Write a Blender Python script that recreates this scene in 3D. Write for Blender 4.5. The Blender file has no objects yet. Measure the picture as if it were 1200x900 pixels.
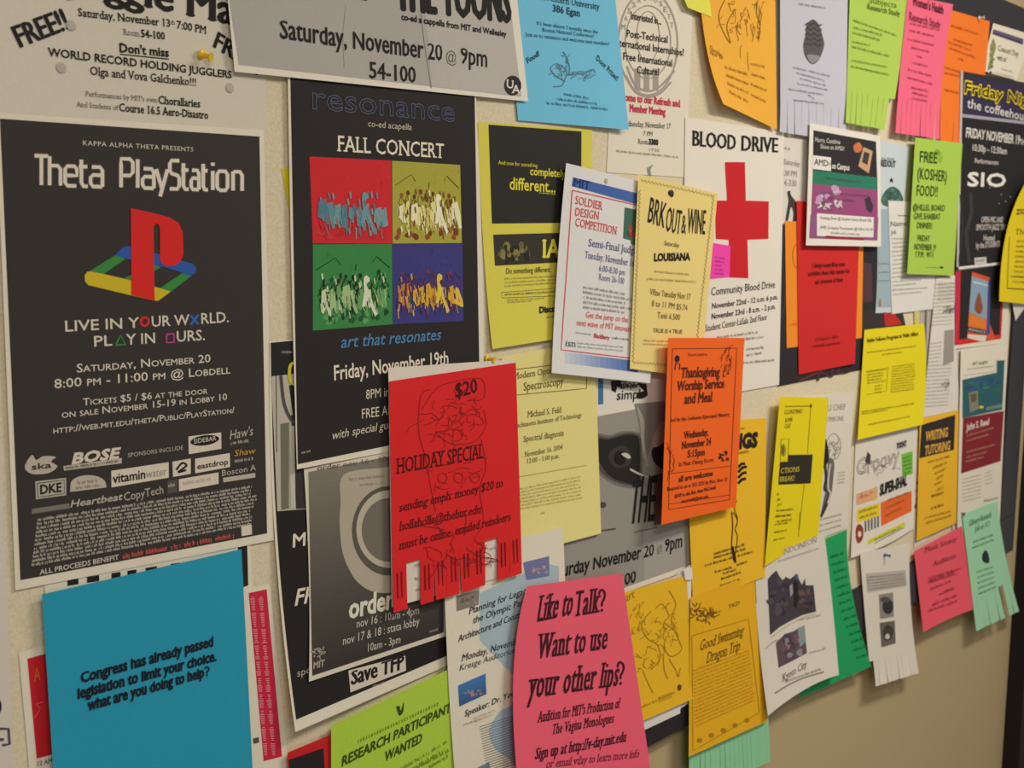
import bpy, bmesh, math, random
from mathutils import Vector, Matrix
from mathutils.geometry import tessellate_polygon

# ---------------------------------------------------------------- camera, world, light
C = bpy.context.scene.collection
SC = bpy.context.scene
D = 0.98                    # camera to board, metres
ZC = 1.62                   # camera height
F = 1358.18                 # focal length in pixels of a 1200-wide frame
EX = (0.67457095, -0.08796405, 0.73295044)      # board's right, in camera axes (right, down, forward)
DN = (-0.00940067, 0.99177112, 0.12767798)      # board's down
NN = (-0.73815016, -0.09301808, 0.66819307)     # into the board
cam_data = bpy.data.cameras.new('camera')
cam_data.sensor_width = 36.0
cam_data.lens = 36.0 * F / 1200.0
cam_data.clip_start = 0.02
cam = bpy.data.objects.new('camera', cam_data)
C.objects.link(cam)
def _w(i): return Vector((EX[i], NN[i], -DN[i]))
_r, _d, _f = _w(0), _w(1), _w(2)
M3 = Matrix((_r, -_d, -_f)).transposed()
cam.matrix_world = Matrix.Translation((0, -D, ZC)) @ M3.to_4x4()
SC.camera = cam
cam_data.dof.use_dof = True
cam_data.dof.focus_distance = 1.30
cam_data.dof.aperture_fstop = 10.0

SC.view_settings.view_transform = 'Standard'
SC.view_settings.look = 'None'
SC.view_settings.gamma = 1.0
SC.view_settings.use_curve_mapping = False
SC.view_settings.exposure = 0.0

world = bpy.data.worlds.new('world'); SC.world = world
world.use_nodes = True
world.node_tree.nodes['Background'].inputs[0].default_value = (1.0, 0.95, 0.90, 1)
world.node_tree.nodes['Background'].inputs[1].default_value = 0.30

def area_light(name, loc, rot, sx, sy, power, col):
    l = bpy.data.lights.new(name, 'AREA'); l.shape = 'RECTANGLE'; l.size = sx; l.size_y = sy
    l.energy = power; l.color = col
    o = bpy.data.objects.new(name, l); C.objects.link(o); o.location = loc; o.rotation_euler = rot
    return o
LAMPS = [(2.2, -1.2, 32.0), (0.0, -1.7, 20.0)]           # x, y, watts of the ceiling lamps
WARM = (1.0, 0.935, 0.835)

# ---------------------------------------------------------------- helpers
def lin(c):
    def f(x):
        x /= 255.0
        return x / 12.92 if x <= 0.04045 else ((x + 0.055) / 1.055) ** 2.4
    return tuple(f(x) for x in c)
MATS = {}
def mat(col, rough=0.75, kind='ink', name=None, spec=0.3):
    key = (tuple(col), rough, kind)
    if key in MATS: return MATS[key]
    m = bpy.data.materials.new(name or '%s_%d_%d_%d' % ((kind,) + tuple(col)))
    m.use_nodes = True
    nt = m.node_tree; b = nt.nodes['Principled BSDF']
    b.inputs['Roughness'].default_value = rough
    b.inputs['Specular IOR Level'].default_value = spec
    L = lin(col)
    tc = nt.nodes.new('ShaderNodeTexCoord')
    nz = nt.nodes.new('ShaderNodeTexNoise'); nz.inputs['Scale'].default_value = 420.0 if kind != 'board' else 300.0
    nz.inputs['Detail'].default_value = 3.0
    mx = nt.nodes.new('ShaderNodeMix'); mx.data_type = 'RGBA'
    a = 0.06 if kind != 'board' else 0.22
    mx.inputs['A'].default_value = tuple(max(0, x * (1 - a)) for x in L) + (1,)
    mx.inputs['B'].default_value = tuple(min(1, x * (1 + a)) for x in L) + (1,)
    nt.links.new(tc.outputs['Object'], nz.inputs['Vector'])
    nt.links.new(nz.outputs['Fac'], mx.inputs['Factor'])
    nt.links.new(mx.outputs['Result'], b.inputs['Base Color'])
    if kind in ('paper', 'board', 'wall'):
        n2 = nt.nodes.new('ShaderNodeTexNoise'); n2.inputs['Scale'].default_value = 25.0 if kind == 'paper' else 260.0
        bp = nt.nodes.new('ShaderNodeBump'); bp.inputs['Strength'].default_value = 0.08 if kind == 'paper' else 0.25
        bp.inputs['Distance'].default_value = 0.004 if kind == 'paper' else 0.001
        nt.links.new(tc.outputs['Object'], n2.inputs['Vector'])
        nt.links.new(n2.outputs['Fac'], bp.inputs['Height'])
        nt.links.new(bp.outputs['Normal'], b.inputs['Normal'])
    MATS[key] = m
    return m
def M(c, rough=0.75, kind='ink'):
    return c if not isinstance(c, tuple) else mat(c, rough, kind)

def wall_at(p):
    """the place on the board a point of the picture shows: (along, down) in metres"""
    x, y = p[0] - 600.0, p[1] - 450.0
    t = D / (x * NN[0] + y * NN[1] + F * NN[2])
    return ((x * EX[0] + y * EX[1] + F * EX[2]) * t, (x * DN[0] + y * DN[1] + F * DN[2]) * t)
def pt(w, d):
    k = 1.0 - d / D
    return Vector((w[0] * k, -d, ZC - w[1] * k))
def px_of(w):
    X, Zd = w
    v = [EX[i] * X + DN[i] * Zd + NN[i] * D for i in range(3)]
    return (600 + F * v[0] / v[2], 450 + F * v[1] / v[2])

def solve8(A, b):
    n = len(b); Mx = [r[:] + [v] for r, v in zip(A, b)]
    for i in range(n):
        p = max(range(i, n), key=lambda r: abs(Mx[r][i])); Mx[i], Mx[p] = Mx[p], Mx[i]
        for r in range(n):
            if r != i:
                f = Mx[r][i] / Mx[i][i]
                if f:
                    for c in range(i, n + 1): Mx[r][c] -= f * Mx[i][c]
    return [Mx[i][n] / Mx[i][i] for i in range(n)]
def homography(src, dst):
    A = []; b = []
    for (u, v), (x, y) in zip(src, dst):
        A.append([u, v, 1, 0, 0, 0, -u * x, -v * x]); b.append(x)
        A.append([0, 0, 0, u, v, 1, -u * y, -v * y]); b.append(y)
    return solve8(A, b) + [1.0]
def happ(h, p):
    w = h[6] * p[0] + h[7] * p[1] + h[8]
    return ((h[0] * p[0] + h[1] * p[1] + h[2]) / w, (h[3] * p[0] + h[4] * p[1] + h[5]) / w)
UNIT = [(0, 0), (1, 0), (1, 1), (0, 1)]

def link(name, verts, faces, material, parent=None, origin=(0, 0, 0), mats=None, fm=None, smooth=False):
    me = bpy.data.meshes.new(name)
    o0 = Vector(origin)
    me.from_pydata([tuple(Vector(v) - o0) for v in verts], [], faces)
    for m in (mats or [material]): me.materials.append(m)
    if fm: me.polygons.foreach_set('material_index', fm)
    if smooth: me.polygons.foreach_set('use_smooth', [True] * len(me.polygons))
    me.update()
    o = bpy.data.objects.new(name, me); C.objects.link(o)
    if parent is not None: o.parent = parent
    else: o.location = o0
    return o
def tag(o, label=None, cat=None, group=None, kind=None):
    if label: o['label'] = label
    if cat: o['category'] = cat
    if group: o['group'] = group
    if kind: o['kind'] = kind
    return o
def box(name, lo, hi, material, bevel=0.0, parent=None):
    bm = bmesh.new(); bmesh.ops.create_cube(bm, size=1.0)
    c = [(a + b) / 2 for a, b in zip(lo, hi)]; s = [b - a for a, b in zip(lo, hi)]
    for v in bm.verts: v.co = Vector([v.co[i] * s[i] for i in range(3)])
    if bevel: bmesh.ops.bevel(bm, geom=bm.edges[:], offset=bevel, segments=2, affect='EDGES')
    me = bpy.data.meshes.new(name); bm.to_mesh(me); bm.free(); me.materials.append(material)
    o = bpy.data.objects.new(name, me); C.objects.link(o); o.location = c
    if parent: o.parent = parent
    return o

# ---- a sheet of paper on the board -------------------------------------------------
PAPERS = []
class Paper:
    def __init__(s, name, quad, base, col, label, cat='flyer', lift=(), bow=(0, 0, 0, 0), group=None, rough=0.72, v0=1.0, n=18, material=None):
        s.name = name; s.base = base / 1000.0; s.lift = lift; s.bow = bow; s.col = col
        s.W = [wall_at(p) for p in quad]
        s.H = homography(UNIT, s.W); s.Hi = homography(s.W, UNIT)
        s.origin = pt(happ(s.H, (0.5, 0.5)), s.base)
        s.prints = {}; s.jit = 0
        s.mat = material or mat(col, rough, 'paper')
        vs, fs = s.patch(0, 1, 0, v0, n, n, -1)
        s.obj = link(name, vs, fs, s.mat, None, s.origin, smooth=False)
        tag(s.obj, label, cat, group)
        PAPERS.append(s)
    def depth(s, u, v):
        d = s.base
        for k, a, *r in s.lift:
            a /= 1000.0; st = r[0] if r else 0.0
            def sm(t): t = max(0.0, min(1.2, (t - st) / (1 - st))); return t * t
            if k == 'b': d += a * sm(v)
            elif k == 't': d += a * sm(1 - v)
            elif k == 'l': d += a * sm(1 - u)
            elif k == 'r': d += a * sm(u)
            elif k == 'bl': d += a * sm(v) * max(0, 1 - u) ** 2
            elif k == 'br': d += a * sm(v) * max(0, u) ** 2
            elif k == 'tl': d += a * sm(1 - v) * max(0, 1 - u) ** 2
            elif k == 'tr': d += a * sm(1 - v) * max(0, u) ** 2
            elif k == 'm': d += a * 4 * max(0, u * (1 - u))
            elif k == 'w': d += a * 0.5 * (1 + math.sin(r[0] * math.pi * u + r[1] * math.pi * v + (r[2] if len(r) > 2 else 0)))
        return d
    def uvw(s, u, v):
        """wall place of (u, v) with the sheet's bent edges"""
        w = happ(s.H, (u, v))
        t, r, b, l = s.bow
        if t or r or b or l:
            p = px_of(w)
            qx = 4 * v * (1 - v); qy = 4 * u * (1 - u)
            w = wall_at((p[0] + qx * (l * (1 - u) + r * u), p[1] + qy * (t * (1 - v) + b * v)))
        return w
    def at(s, w, lvl=0):
        u, v = happ(s.Hi, w)
        t, r, b, l = s.bow
        if t or r or b or l:                                  # undo the bent edges to find the place on the sheet
            p = px_of(w)
            for _ in range(3):
                qx = 4 * v * (1 - v); qy = 4 * u * (1 - u)
                u, v = happ(s.Hi, wall_at((p[0] - qx * (l * (1 - u) + r * u), p[1] - qy * (t * (1 - v) + b * v))))
        return pt(w, s.depth(u, v) + 0.0002 * lvl)
    def step(s):
        s.jit = (s.jit + 1) % 16; return s.jit * 0.02      # overlapping prints never share one plane
    def patch(s, u0, u1, v0, v1, nu, nv, lvl, twist=0.0, extra=0.0, du=0.0):
        front = []; back = []
        for j in range(nv + 1):
            for i in range(nu + 1):
                a = i / nu; t = j / nv
                u = u0 + (u1 - u0) * a + du * t * t; v = v0 + (v1 - v0) * t
                w = s.uvw(u, v); d = s.depth(u, v) + extra * t * t + twist * t * (a - 0.5)
                front.append(pt(w, d + (0.0002 * lvl if lvl > 0 else 0))); back.append(pt(w, d - 0.00014))
        fs = []
        k = nu + 1
        for j in range(nv):
            for i in range(nu):
                q = j * k + i
                fs.append((q, q + k, q + k + 1, q + 1))
        if lvl >= 1: return front, fs
        n = len(front); bf = [(a + n, d + n, c + n, b + n) for a, b, c, d in fs]
        rim = [i for i in range(nu + 1)] + [j * k + nu for j in range(1, nv + 1)] + [nv * k + i for i in range(nu - 1, -1, -1)] + [j * k for j in range(nv - 1, 0, -1)]
        for a, b in zip(rim, rim[1:] + rim[:1]): bf.append((a, b, b + n, a + n))
        return front + back, fs + bf
    def add(s, part, material, vs, fs):
        if vs and fs: s.prints.setdefault(part, []).append((material, vs, fs))
    def finish(s):
        """each far-apart piece of printing becomes a part of its own"""
        for part, prims in s.prints.items():
            gap = .004 if part == 'sponsor_logo' else .016
            bb = [([min(v[k] for v in vs) for k in range(3)], [max(v[k] for v in vs) for k in range(3)]) for _, vs, _ in prims]
            root = list(range(len(prims)))
            def find(x):
                while root[x] != x: x = root[x]
                return x
            for i in range(len(prims)):
                for j in range(i):
                    g = math.sqrt(sum(max(0, bb[i][0][k] - bb[j][1][k], bb[j][0][k] - bb[i][1][k]) ** 2 for k in range(3)))
                    if g <= gap: root[find(i)] = find(j)
            groups = {}
            for i in range(len(prims)): groups.setdefault(find(i), []).append(prims[i])
            for g in groups.values():
                V_ = []; F_ = []; m_i = []; ms = []
                for mt, vs, fs in g:
                    if mt not in ms: ms.append(mt)
                    n = len(V_); V_ += vs; F_ += [tuple(q + n for q in f) for f in fs]; m_i += [ms.index(mt)] * len(fs)
                link(part, V_, F_, None, s.obj, s.origin, mats=ms, fm=m_i)

def strips(p, v0, n, missing=(), seed=1, v1=1.0, loose=0.004, u0=0.0, u1=1.0, gap=0.07, col=None):
    rnd = random.Random(seed)
    for i in range(n):
        if i in missing: continue
        a = u0 + (u1 - u0) * i / n; b = u0 + (u1 - u0) * (i + 1) / n; g = (b - a) * gap
        vs, fs = p.patch(a + g * rnd.uniform(.2, .7), b - g * rnd.uniform(.2, .7), v0, v1 - rnd.uniform(0, .006), 2, 6, -1,
                         rnd.uniform(-1, 1) * loose * .8, rnd.uniform(0.2, 1) * loose, rnd.uniform(-.12, .12) * (b - a))
        link('tear_strip', vs, fs, p.mat if col is None else mat(col, .72, 'paper'), p.obj, p.origin)

# ---- printing on a sheet -------------------------------------------------------------
def R(p, quad, col, part='printed_panel', lvl=1, n=8):
    W = [wall_at(q) for q in quad]; h = homography(UNIT, W)
    vs = []; fs = []
    for j in range(n + 1):
        for i in range(n + 1): vs.append(p.at(happ(h, (i / n, j / n)), lvl))
    for j in range(n):
        for i in range(n):
            q = j * (n + 1) + i; fs.append((q, q + n + 1, q + n + 2, q + 1))
    p.add(part, M(col), vs, fs)
def RU(p, u0, v0, u1, v1, col, part='printed_panel', lvl=1, n=14):
    vs, fs = p.patch(u0, u1, v0, v1, n, n, lvl)
    p.add(part, M(col), vs, fs)
def FRAME(p, quad, wd, col, part='border_line', lvl=2):
    pts = list(quad) + [quad[0]]
    LINE(p, pts, wd, col, part, lvl)
def LINE(p, pts, wd, col, part='line_drawing', lvl=2, sub=14.0):
    """a drawn line; pts in picture pixels, wd its width"""
    ws = []; lvl += p.step()
    for a, b in zip(pts, pts[1:]):
        m = max(1, int(math.hypot(b[0] - a[0], b[1] - a[1]) / sub))
        for i in range(m): ws.append((a[0] + (b[0] - a[0]) * i / m, a[1] + (b[1] - a[1]) * i / m))
    ws.append(pts[-1])
    vs = []; fs = []
    for i, q in enumerate(ws):
        a = ws[max(0, i - 1)]; b = ws[min(len(ws) - 1, i + 1)]
        dx, dy = b[0] - a[0], b[1] - a[1]; L = math.hypot(dx, dy) or 1
        ox, oy = -dy / L * wd / 2, dx / L * wd / 2
        vs.append(p.at(wall_at((q[0] + ox, q[1] + oy)), lvl)); vs.append(p.at(wall_at((q[0] - ox, q[1] - oy)), lvl))
        if i: k = 2 * i; fs.append((k - 2, k - 1, k + 1, k))
    p.add(part, M(col), vs, fs)
def CURVE(pts, n=10, closed=False):
    """smooth line through points"""
    out = []; m = len(pts)
    rng = range(m if closed else m - 1)
    for i in rng:
        g = (lambda k: pts[k % m]) if closed else (lambda k: pts[max(0, min(m - 1, k))])
        p0, p1, p2, p3 = g(i - 1), g(i), g(i + 1), g(i + 2)
        for s in range(n):
            t = s / n
            out.append(tuple(0.5 * ((2 * p1[k]) + (-p0[k] + p2[k]) * t + (2 * p0[k] - 5 * p1[k] + 4 * p2[k] - p3[k]) * t * t + (-p0[k] + 3 * p1[k] - 3 * p2[k] + p3[k]) * t ** 3) for k in (0, 1)))
    out.append(pts[0] if closed else pts[-1])
    return out
def POLY(p, pts, col, part='printed_shape', lvl=2):
    vs = [(x, y) for x, y in pts]; lvl += p.step()
    tris = [tuple(t) for t in tessellate_polygon([[Vector((x, y, 0)) for x, y in pts]])]
    for _ in range(4):
        big = max((math.dist(vs[t[k]], vs[t[k - 1]]) for t in tris for k in range(3)), default=0)
        if big < 24: break
        mid = {}
        def md(a, b):
            k = (min(a, b), max(a, b))
            if k not in mid: mid[k] = len(vs); vs.append(((vs[a][0] + vs[b][0]) / 2, (vs[a][1] + vs[b][1]) / 2))
            return mid[k]
        nt = []
        for A, B, Cc in tris:
            x, y, z = md(A, B), md(B, Cc), md(Cc, A); nt += [(A, x, z), (x, B, y), (z, y, Cc), (x, y, z)]
        tris = nt
    p.add(part, M(col), [p.at(wall_at(v), lvl) for v in vs], tris)
def ELL(cx, cy, rx, ry, n=28, a0=0, a1=360, rot=0):
    c, s = math.cos(math.radians(rot)), math.sin(math.radians(rot)); out = []
    for i in range(n + 1 if a1 - a0 < 360 else n):
        a = math.radians(a0 + (a1 - a0) * i / n); x, y = rx * math.cos(a), ry * math.sin(a)
        out.append((cx + x * c - y * s, cy + x * s + y * c))
    return out
def RING(p, cx, cy, rx, ry, wd, col, part='printed_shape', lvl=2, n=36, **k):
    q = ELL(cx, cy, rx, ry, n, **k); LINE(p, q + ([q[0]] if k.get('a1', 360) - k.get('a0', 0) >= 360 else []), wd, col, part, lvl, 40)
TEXT_CACHE = {}
def text_geo(body, spacing=1.0, small=False):
    key = (body, spacing, small)
    if key in TEXT_CACHE: return TEXT_CACHE[key]
    cu = bpy.data.curves.new('text', 'FONT'); cu.body = body; cu.resolution_u = 2; cu.fill_mode = 'FRONT'
    cu.space_character = spacing
    if small:
        cu.small_caps_scale = 0.74
        for i in range(len(body)): cu.body_format[i].use_small_caps = True
    o = bpy.data.objects.new('text', cu); C.objects.link(o)
    dg = bpy.context.evaluated_depsgraph_get()
    me = o.evaluated_get(dg).to_mesh()
    vs = [(v.co.x, v.co.y) for v in me.vertices]; fs = [tuple(f.vertices) for f in me.polygons]
    cnt = {}
    for f in fs:
        for a, b in zip(f, f[1:] + f[:1]): cnt[(min(a, b), max(a, b))] = cnt.get((min(a, b), max(a, b)), 0) + 1
    edges = [e for e, c in cnt.items() if c == 1]
    o.evaluated_get(dg).to_mesh_clear()
    bpy.data.objects.remove(o); bpy.data.curves.remove(cu)
    TEXT_CACHE[key] = (vs, fs, edges)
    return TEXT_CACHE[key]
def T(p, body, x0, y0, x1, y1, h, col=(25, 22, 20), part='printed_text', lvl=3, bold=0.0, bx=0.0, serif=False, it=0.0, outline=0.0, spacing=1.0, small=False, xh=0.0):
    """a line of lettering: baseline from (x0, y0) to (x1, y1), capital height h, all in picture pixels.
    bold fattens all strokes, bx the upright ones, xh sets the height of small letters, serif adds feet"""
    vs, fs, edges = text_geo(body, spacing, small)
    if not vs: return
    lo = min(v[0] for v in vs); hi = max(v[0] for v in vs)
    w0, w1 = wall_at((x0, y0)), wall_at((x1, y1))
    dx, dy = w1[0] - w0[0], w1[1] - w0[1]; L = math.hypot(dx, dy)
    xm, ym = (x0 + x1) / 2, (y0 + y1) / 2
    a, b = wall_at((xm, ym)), wall_at((xm, ym - h)); hw = math.hypot(a[0] - b[0], a[1] - b[1]) / 0.69
    r = L / hw / (hi - lo)                                   # how far the letters are squeezed
    def wy(y):
        if not xh or y <= 0: return y
        return y / .449 * xh if y < .449 else xh + (y - .449) / .233 * (.682 - xh)
    base_n = len(vs); q = [((x - lo) * r, wy(y)) for x, y in vs]; nf = [] if outline else list(fs)
    if serif:
        tall = {round(wy(k), 3) for k in (.682, .449, .729)}
        for i, j in edges:
            ya, yb = vs[i][1], vs[j][1]
            if abs(ya - yb) < 0.006 and 0.03 < abs(vs[i][0] - vs[j][0]) < 0.2:
                l, g = min(q[i][0], q[j][0]) - .075, max(q[i][0], q[j][0]) + .075; y = q[i][1]; s = 0
                if min(abs(ya), abs(ya + .16), abs(ya + .2)) < .025: s = 1
                elif min(abs(ya - k) for k in (.682, .449, .729, .7, .66)) < .02: s = -1
                if s: n = len(q); q += [(l, y), (g, y), (g, y + s * .055), (l, y + s * .055)]; nf.append((n, n + 1, n + 2, n + 3))
    for i, j in edges:
        (xa, ya), (xb, yb) = q[i], q[j]; l = math.hypot(xb - xa, yb - ya) or 1; t = outline or bold
        if t:
            ox, oy = -(yb - ya) / l * t, (xb - xa) / l * t; ex, ey = (xb - xa) / l * t * .6, (yb - ya) / l * t * .6
            n = len(q); q += [(xa - ex + ox, ya - ey + oy), (xb + ex + ox, yb + ey + oy), (xb + ex - ox, yb + ey - oy), (xa - ex - ox, ya - ey - oy)]; nf.append((n, n + 1, n + 2, n + 3))
        if bx and abs(yb - ya) > .02:
            n = len(q); q += [(xa - bx, ya), (xa + bx, ya), (xb + bx, yb), (xb - bx, yb)]; nf.append((n, n + 1, n + 2, n + 3))
    ux, uy = dy / L, -dx / L
    out = []
    for n, (x, y) in enumerate(q):
        s = (x + it * y) * hw / L; k = y * hw; z = lvl if n < base_n else lvl + .02 + ((n - base_n) // 4 % 14) * .02
        out.append(p.at((w0[0] + dx * s + ux * k, w0[1] + dy * s + uy * k), z))
    p.add(part, M(col), out, nf)
def G(p, x0, y0, x1, y1, h, col=(60, 55, 50), seed=0, part='fine_print', lvl=2, dens=1.0):
    """a line of print too small to read: rows of tiny letter strokes broken into words"""
    rnd = random.Random(hash((seed, round(x0), round(y0))) & 0xffff)
    w0, w1 = wall_at((x0, y0)), wall_at((x1, y1)); dx, dy = w1[0] - w0[0], w1[1] - w0[1]; L = math.hypot(dx, dy)
    xm, ym = (x0 + x1) / 2, (y0 + y1) / 2
    a, b = wall_at((xm, ym)), wall_at((xm, ym - h)); hw = math.hypot(a[0] - b[0], a[1] - b[1])
    ux, uy = dy / L, -dx / L
    vs = []; fs = []
    col = tuple(int(c * .72 + k * .28) for c, k in zip(col, p.col))
    def quad(s0, s1, k0, k1, z=0.0):
        n = len(vs)
        for s, k in ((s0, k0), (s1, k0), (s1, k1), (s0, k1)):
            vs.append(p.at((w0[0] + dx * s / L + ux * k, w0[1] + dy * s / L + uy * k), lvl + z))
        fs.append((n, n + 1, n + 2, n + 3))
    s = 0.0; lw = hw * 0.62
    while s < L:
        for _ in range(rnd.randint(2, 8)):
            if s + lw > L: s = L + 1; break
            st = lw * 0.21 * dens; k = rnd.random()
            top = hw if k > 0.7 else hw * 0.68; bot = -hw * 0.25 if k < 0.1 else 0
            quad(s, s + st, bot, top)
            if k > 0.2: quad(s + lw * 0.5, s + lw * 0.5 + st, 0, hw * 0.68)
            if 0.3 < k: quad(s, s + lw * 0.7, hw * 0.5 if k > .6 else 0, (hw * 0.5 if k > .6 else 0) + hw * 0.13 * dens, .05)
            s += lw
        s += lw * 0.7
    if vs: p.add(part, M(col), vs, fs)
def GB(p, quad, rows, h, col=(60, 55, 50), seed=0, part='fine_print', ragged=0.0, dens=1.0):
    """a block of fine print between the corners (TL, TR, BR, BL)"""
    rnd = random.Random(seed + 7)
    for i in range(rows):
        t = (i + 1) / rows
        a = [quad[0][k] + (quad[3][k] - quad[0][k]) * t for k in (0, 1)]; b = [quad[1][k] + (quad[2][k] - quad[1][k]) * t for k in (0, 1)]
        r = 1 - rnd.random() * ragged
        G(p, a[0], a[1], a[0] + (b[0] - a[0]) * r, a[1] + (b[1] - a[1]) * r, h, col, seed * 31 + i, part, dens=dens)
def SCRIB(p, cx, cy, rx, ry, n, col, seed=0, wd=0.8, part='line_drawing', lvl=2, size=0.5):
    """a loose pen sketch filling an oval"""
    rnd = random.Random(seed)
    for _ in range(n):
        a = rnd.uniform(0, 6.28); r = math.sqrt(rnd.random()); x, y = cx + rx * r * math.cos(a), cy + ry * r * math.sin(a)
        q = [(x, y)]; th = rnd.uniform(0, 6.28); st = rnd.uniform(.2, 1) * size
        for _ in range(4):
            th += rnd.uniform(-.9, .9); q.append((q[-1][0] + rx * st * .5 * math.cos(th), q[-1][1] + ry * st * .5 * math.sin(th)))
        LINE(p, CURVE(q, 4), wd, col, part, lvl, 40)
def BLOBS(p, cx, cy, rx, ry, n, cols, seed=0, s=(2, 5), part='picture', lvl=2, tall=1.0):
    rnd = random.Random(seed)
    for _ in range(n):
        a = rnd.uniform(0, 6.28); r = math.sqrt(rnd.random()); x, y = cx + rx * r * math.cos(a), cy + ry * r * math.sin(a)
        q = []; k = rnd.uniform(*s)
        for i in range(7):
            t = 6.28 * i / 7; m = k * rnd.uniform(.5, 1.2); q.append((x + m * math.cos(t), y + m * tall * math.sin(t)))
        POLY(p, q, rnd.choice(cols), part, lvl)

# ---------------------------------------------------------------- the setting
TANW = mat((194, 173, 133), 0.9, 'wall', 'painted_wall')
tag(box('wall_back', (-1.5, 0.012, 0), (4.2, 0.15, 2.75), TANW), kind='structure')
tag(box('floor', (-1.5, -3.2, -0.1), (4.2, 0.012, 0), mat((120, 112, 100), 0.6, 'wall', 'floor_tile')), kind='structure')
tag(box('ceiling', (-1.5, -3.2, 2.75), (4.2, 0.012, 2.85), mat((215, 210, 200), 0.9, 'wall', 'ceiling_paint')), kind='structure')
tag(box('trim_1', (3.012, -0.03, 0), (3.12, 0.012, 2.2), mat((30, 26, 28), 0.5, 'ink', 'door_trim_paint')), kind='structure')
BT, BB, BR_, BL_ = ZC + 0.519, ZC - 0.772, 2.937, -0.55      # the board's outer edges
board = bpy.data.objects.new('bulletin_board', None); C.objects.link(board); board.location = ((BR_ + BL_) / 2, 0.012, BB)
tag(board, 'large cream fabric bulletin board in a wide black frame on the wall, under the flyers', 'bulletin board')
bo = board.location
def bpart(name, lo, hi, m, bev=0.0):
    o = box(name, lo, hi, m, bev); o.location = o.location - bo; o.parent = board; return o
CORK = mat((226, 213, 182), 0.95, 'board', 'cream_fabric')
BLK = mat((44, 39, 45), 0.4, 'ink', 'black_frame_paint')
FW = 0.095
bpart('backing_panel', (BL_ + 0.02, 0.0, BB + 0.02), (BR_ - 0.02, 0.012, BT - 0.02), CORK)
bpart('frame_rail', (BL_, -0.006, BT - FW), (BR_, 0.012, BT), BLK, 0.0015)
bpart('frame_rail', (BL_, -0.006, BB), (BR_, 0.012, BB + FW), BLK, 0.0015)
bpart('frame_rail', (BR_ - FW - 0.012, -0.006, BB + FW), (BR_, 0.012, BT - FW), BLK, 0.0015)
bpart('frame_rail', (BL_, -0.006, BB + FW), (BL_ + FW, 0.012, BT - FW), BLK, 0.0015)
for i, (lx, ly, lw) in enumerate(LAMPS):
    t = bpy.data.objects.new('ceiling_light', None); C.objects.link(t); t.location = (lx, ly, 2.75)
    tag(t, ['fluorescent ceiling light along the right part of the corridor', 'fluorescent ceiling light behind the camera to the left'][i], 'ceiling light')
    o = box('housing', (-0.65, -0.17, -0.05), (0.65, 0.17, 0), mat((200, 198, 190), 0.5, 'ink', 'white_enamel'), 0.004); o.parent = t
    em = bpy.data.materials.new('lit_diffuser'); em.use_nodes = True
    b = em.node_tree.nodes['Principled BSDF']; b.inputs['Emission Color'].default_value = WARM + (1,); b.inputs['Emission Strength'].default_value = 3.0
    o = box('diffuser', (-0.6, -0.14, -0.062), (0.6, 0.14, -0.051), em); o.parent = t
    l = area_light('tube_light', (0, 0, -0.07), (0, 0, 0), 1.2, 0.28, lw, WARM); l.parent = t

# ---------------------------------------------------------------- the sheets, from the board outward
WHITE = (236, 228, 208); BLACK = (33, 29, 29); GOLD = (240, 186, 28); YEL = (238, 220, 20); PINK = (250, 108, 138); LIME = (182, 214, 92); ORA = (255, 112, 28); RED = (226, 34, 34)
K = {}
def S(key, name, quad, base, col, label, **kw):
    K[key] = Paper(name, quad, base, col, label, **kw)
    return K[key]
S('juggle', 'flyer', [(-45, -80), (313, -20), (311, 172), (-35, 150)], 0.6, (222, 214, 196), 'grey-white juggling show flyer at the top left with FREE written at a slant', lift=[('w', 1, 1, .5)])
S('edge', 'flyer', [(-70, 430), (-3, 425), (17, 912), (-60, 925)], 0.6, (222, 212, 200), 'pale flyer cut off by the left edge, below and left of the black poster')
S('under', 'flyer', [(50, 650), (292, 606), (296, 693), (56, 745)], 0.8, WHITE, 'white flyer with a black border, almost hidden between the black poster and the blue sheet')
S('redleft', 'flyer', [(22, 765), (230, 705), (250, 960), (44, 1010)], 0.8, WHITE, 'white flyer with a red panel sticking out left of the blue sheet')
S('redright', 'flyer', [(250, 700), (316, 684), (339, 905), (275, 920)], 1.0, WHITE, 'white flyer with a tall crimson band of small print, right of the blue sheet')
S('ylback', 'flyer', [(330, 197), (420, 205), (430, 330), (352, 325)], 0.6, (226, 214, 40), 'sliver of a yellow flyer behind the left edge of the four-picture concert poster')
S('music', 'poster', [(316, 400), (520, 385), (552, 768), (346, 858)], 2.2, WHITE, 'black and white music poster sticking out below and left of the grey ring poster', cat='poster', lift=[('bl', 14, .3)], bow=(0, 0, 0, -9), rough=.6)
S('resLow', 'flyer', [(520, 650), (660, 618), (672, 960), (542, 1000)], 10, WHITE, 'white lecture flyer with a blue map behind the left edge of the pink lips flyer', lift=[('bl', 4)], bow=(0, 0, 0, -4))
S('chorus', 'flyer', [(690, 402), (800, 400), (800, 484), (694, 490)], 0.6, (232, 226, 215), 'white sheet with a torn black graphic between the eye poster and the tilted white flyer')
S('eye', 'poster', [(632, 495), (806, 463), (811, 667), (640, 727)], 1.6, WHITE, 'grey poster with an enlarged dark eye, centre of the board', cat='poster', rough=.6)
S('theta', 'poster', [(-5, 132), (309, 152.5), (321, 633), (18, 692)], 1.6, WHITE, 'large black party poster with a big red upright letter on coloured bars', cat='poster', lift=[('w', 1.2, 1, 1)], rough=.55)
S('ring', 'poster', [(356, 549), (521, 516), (524, 745), (362, 799)], 4.5, (226, 216, 196), 'grey poster of a large ring shape with ORDER lettered below', cat='poster', lift=[('bl', 9, .2)], bow=(0, 0, 0, 3), rough=.6)
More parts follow.
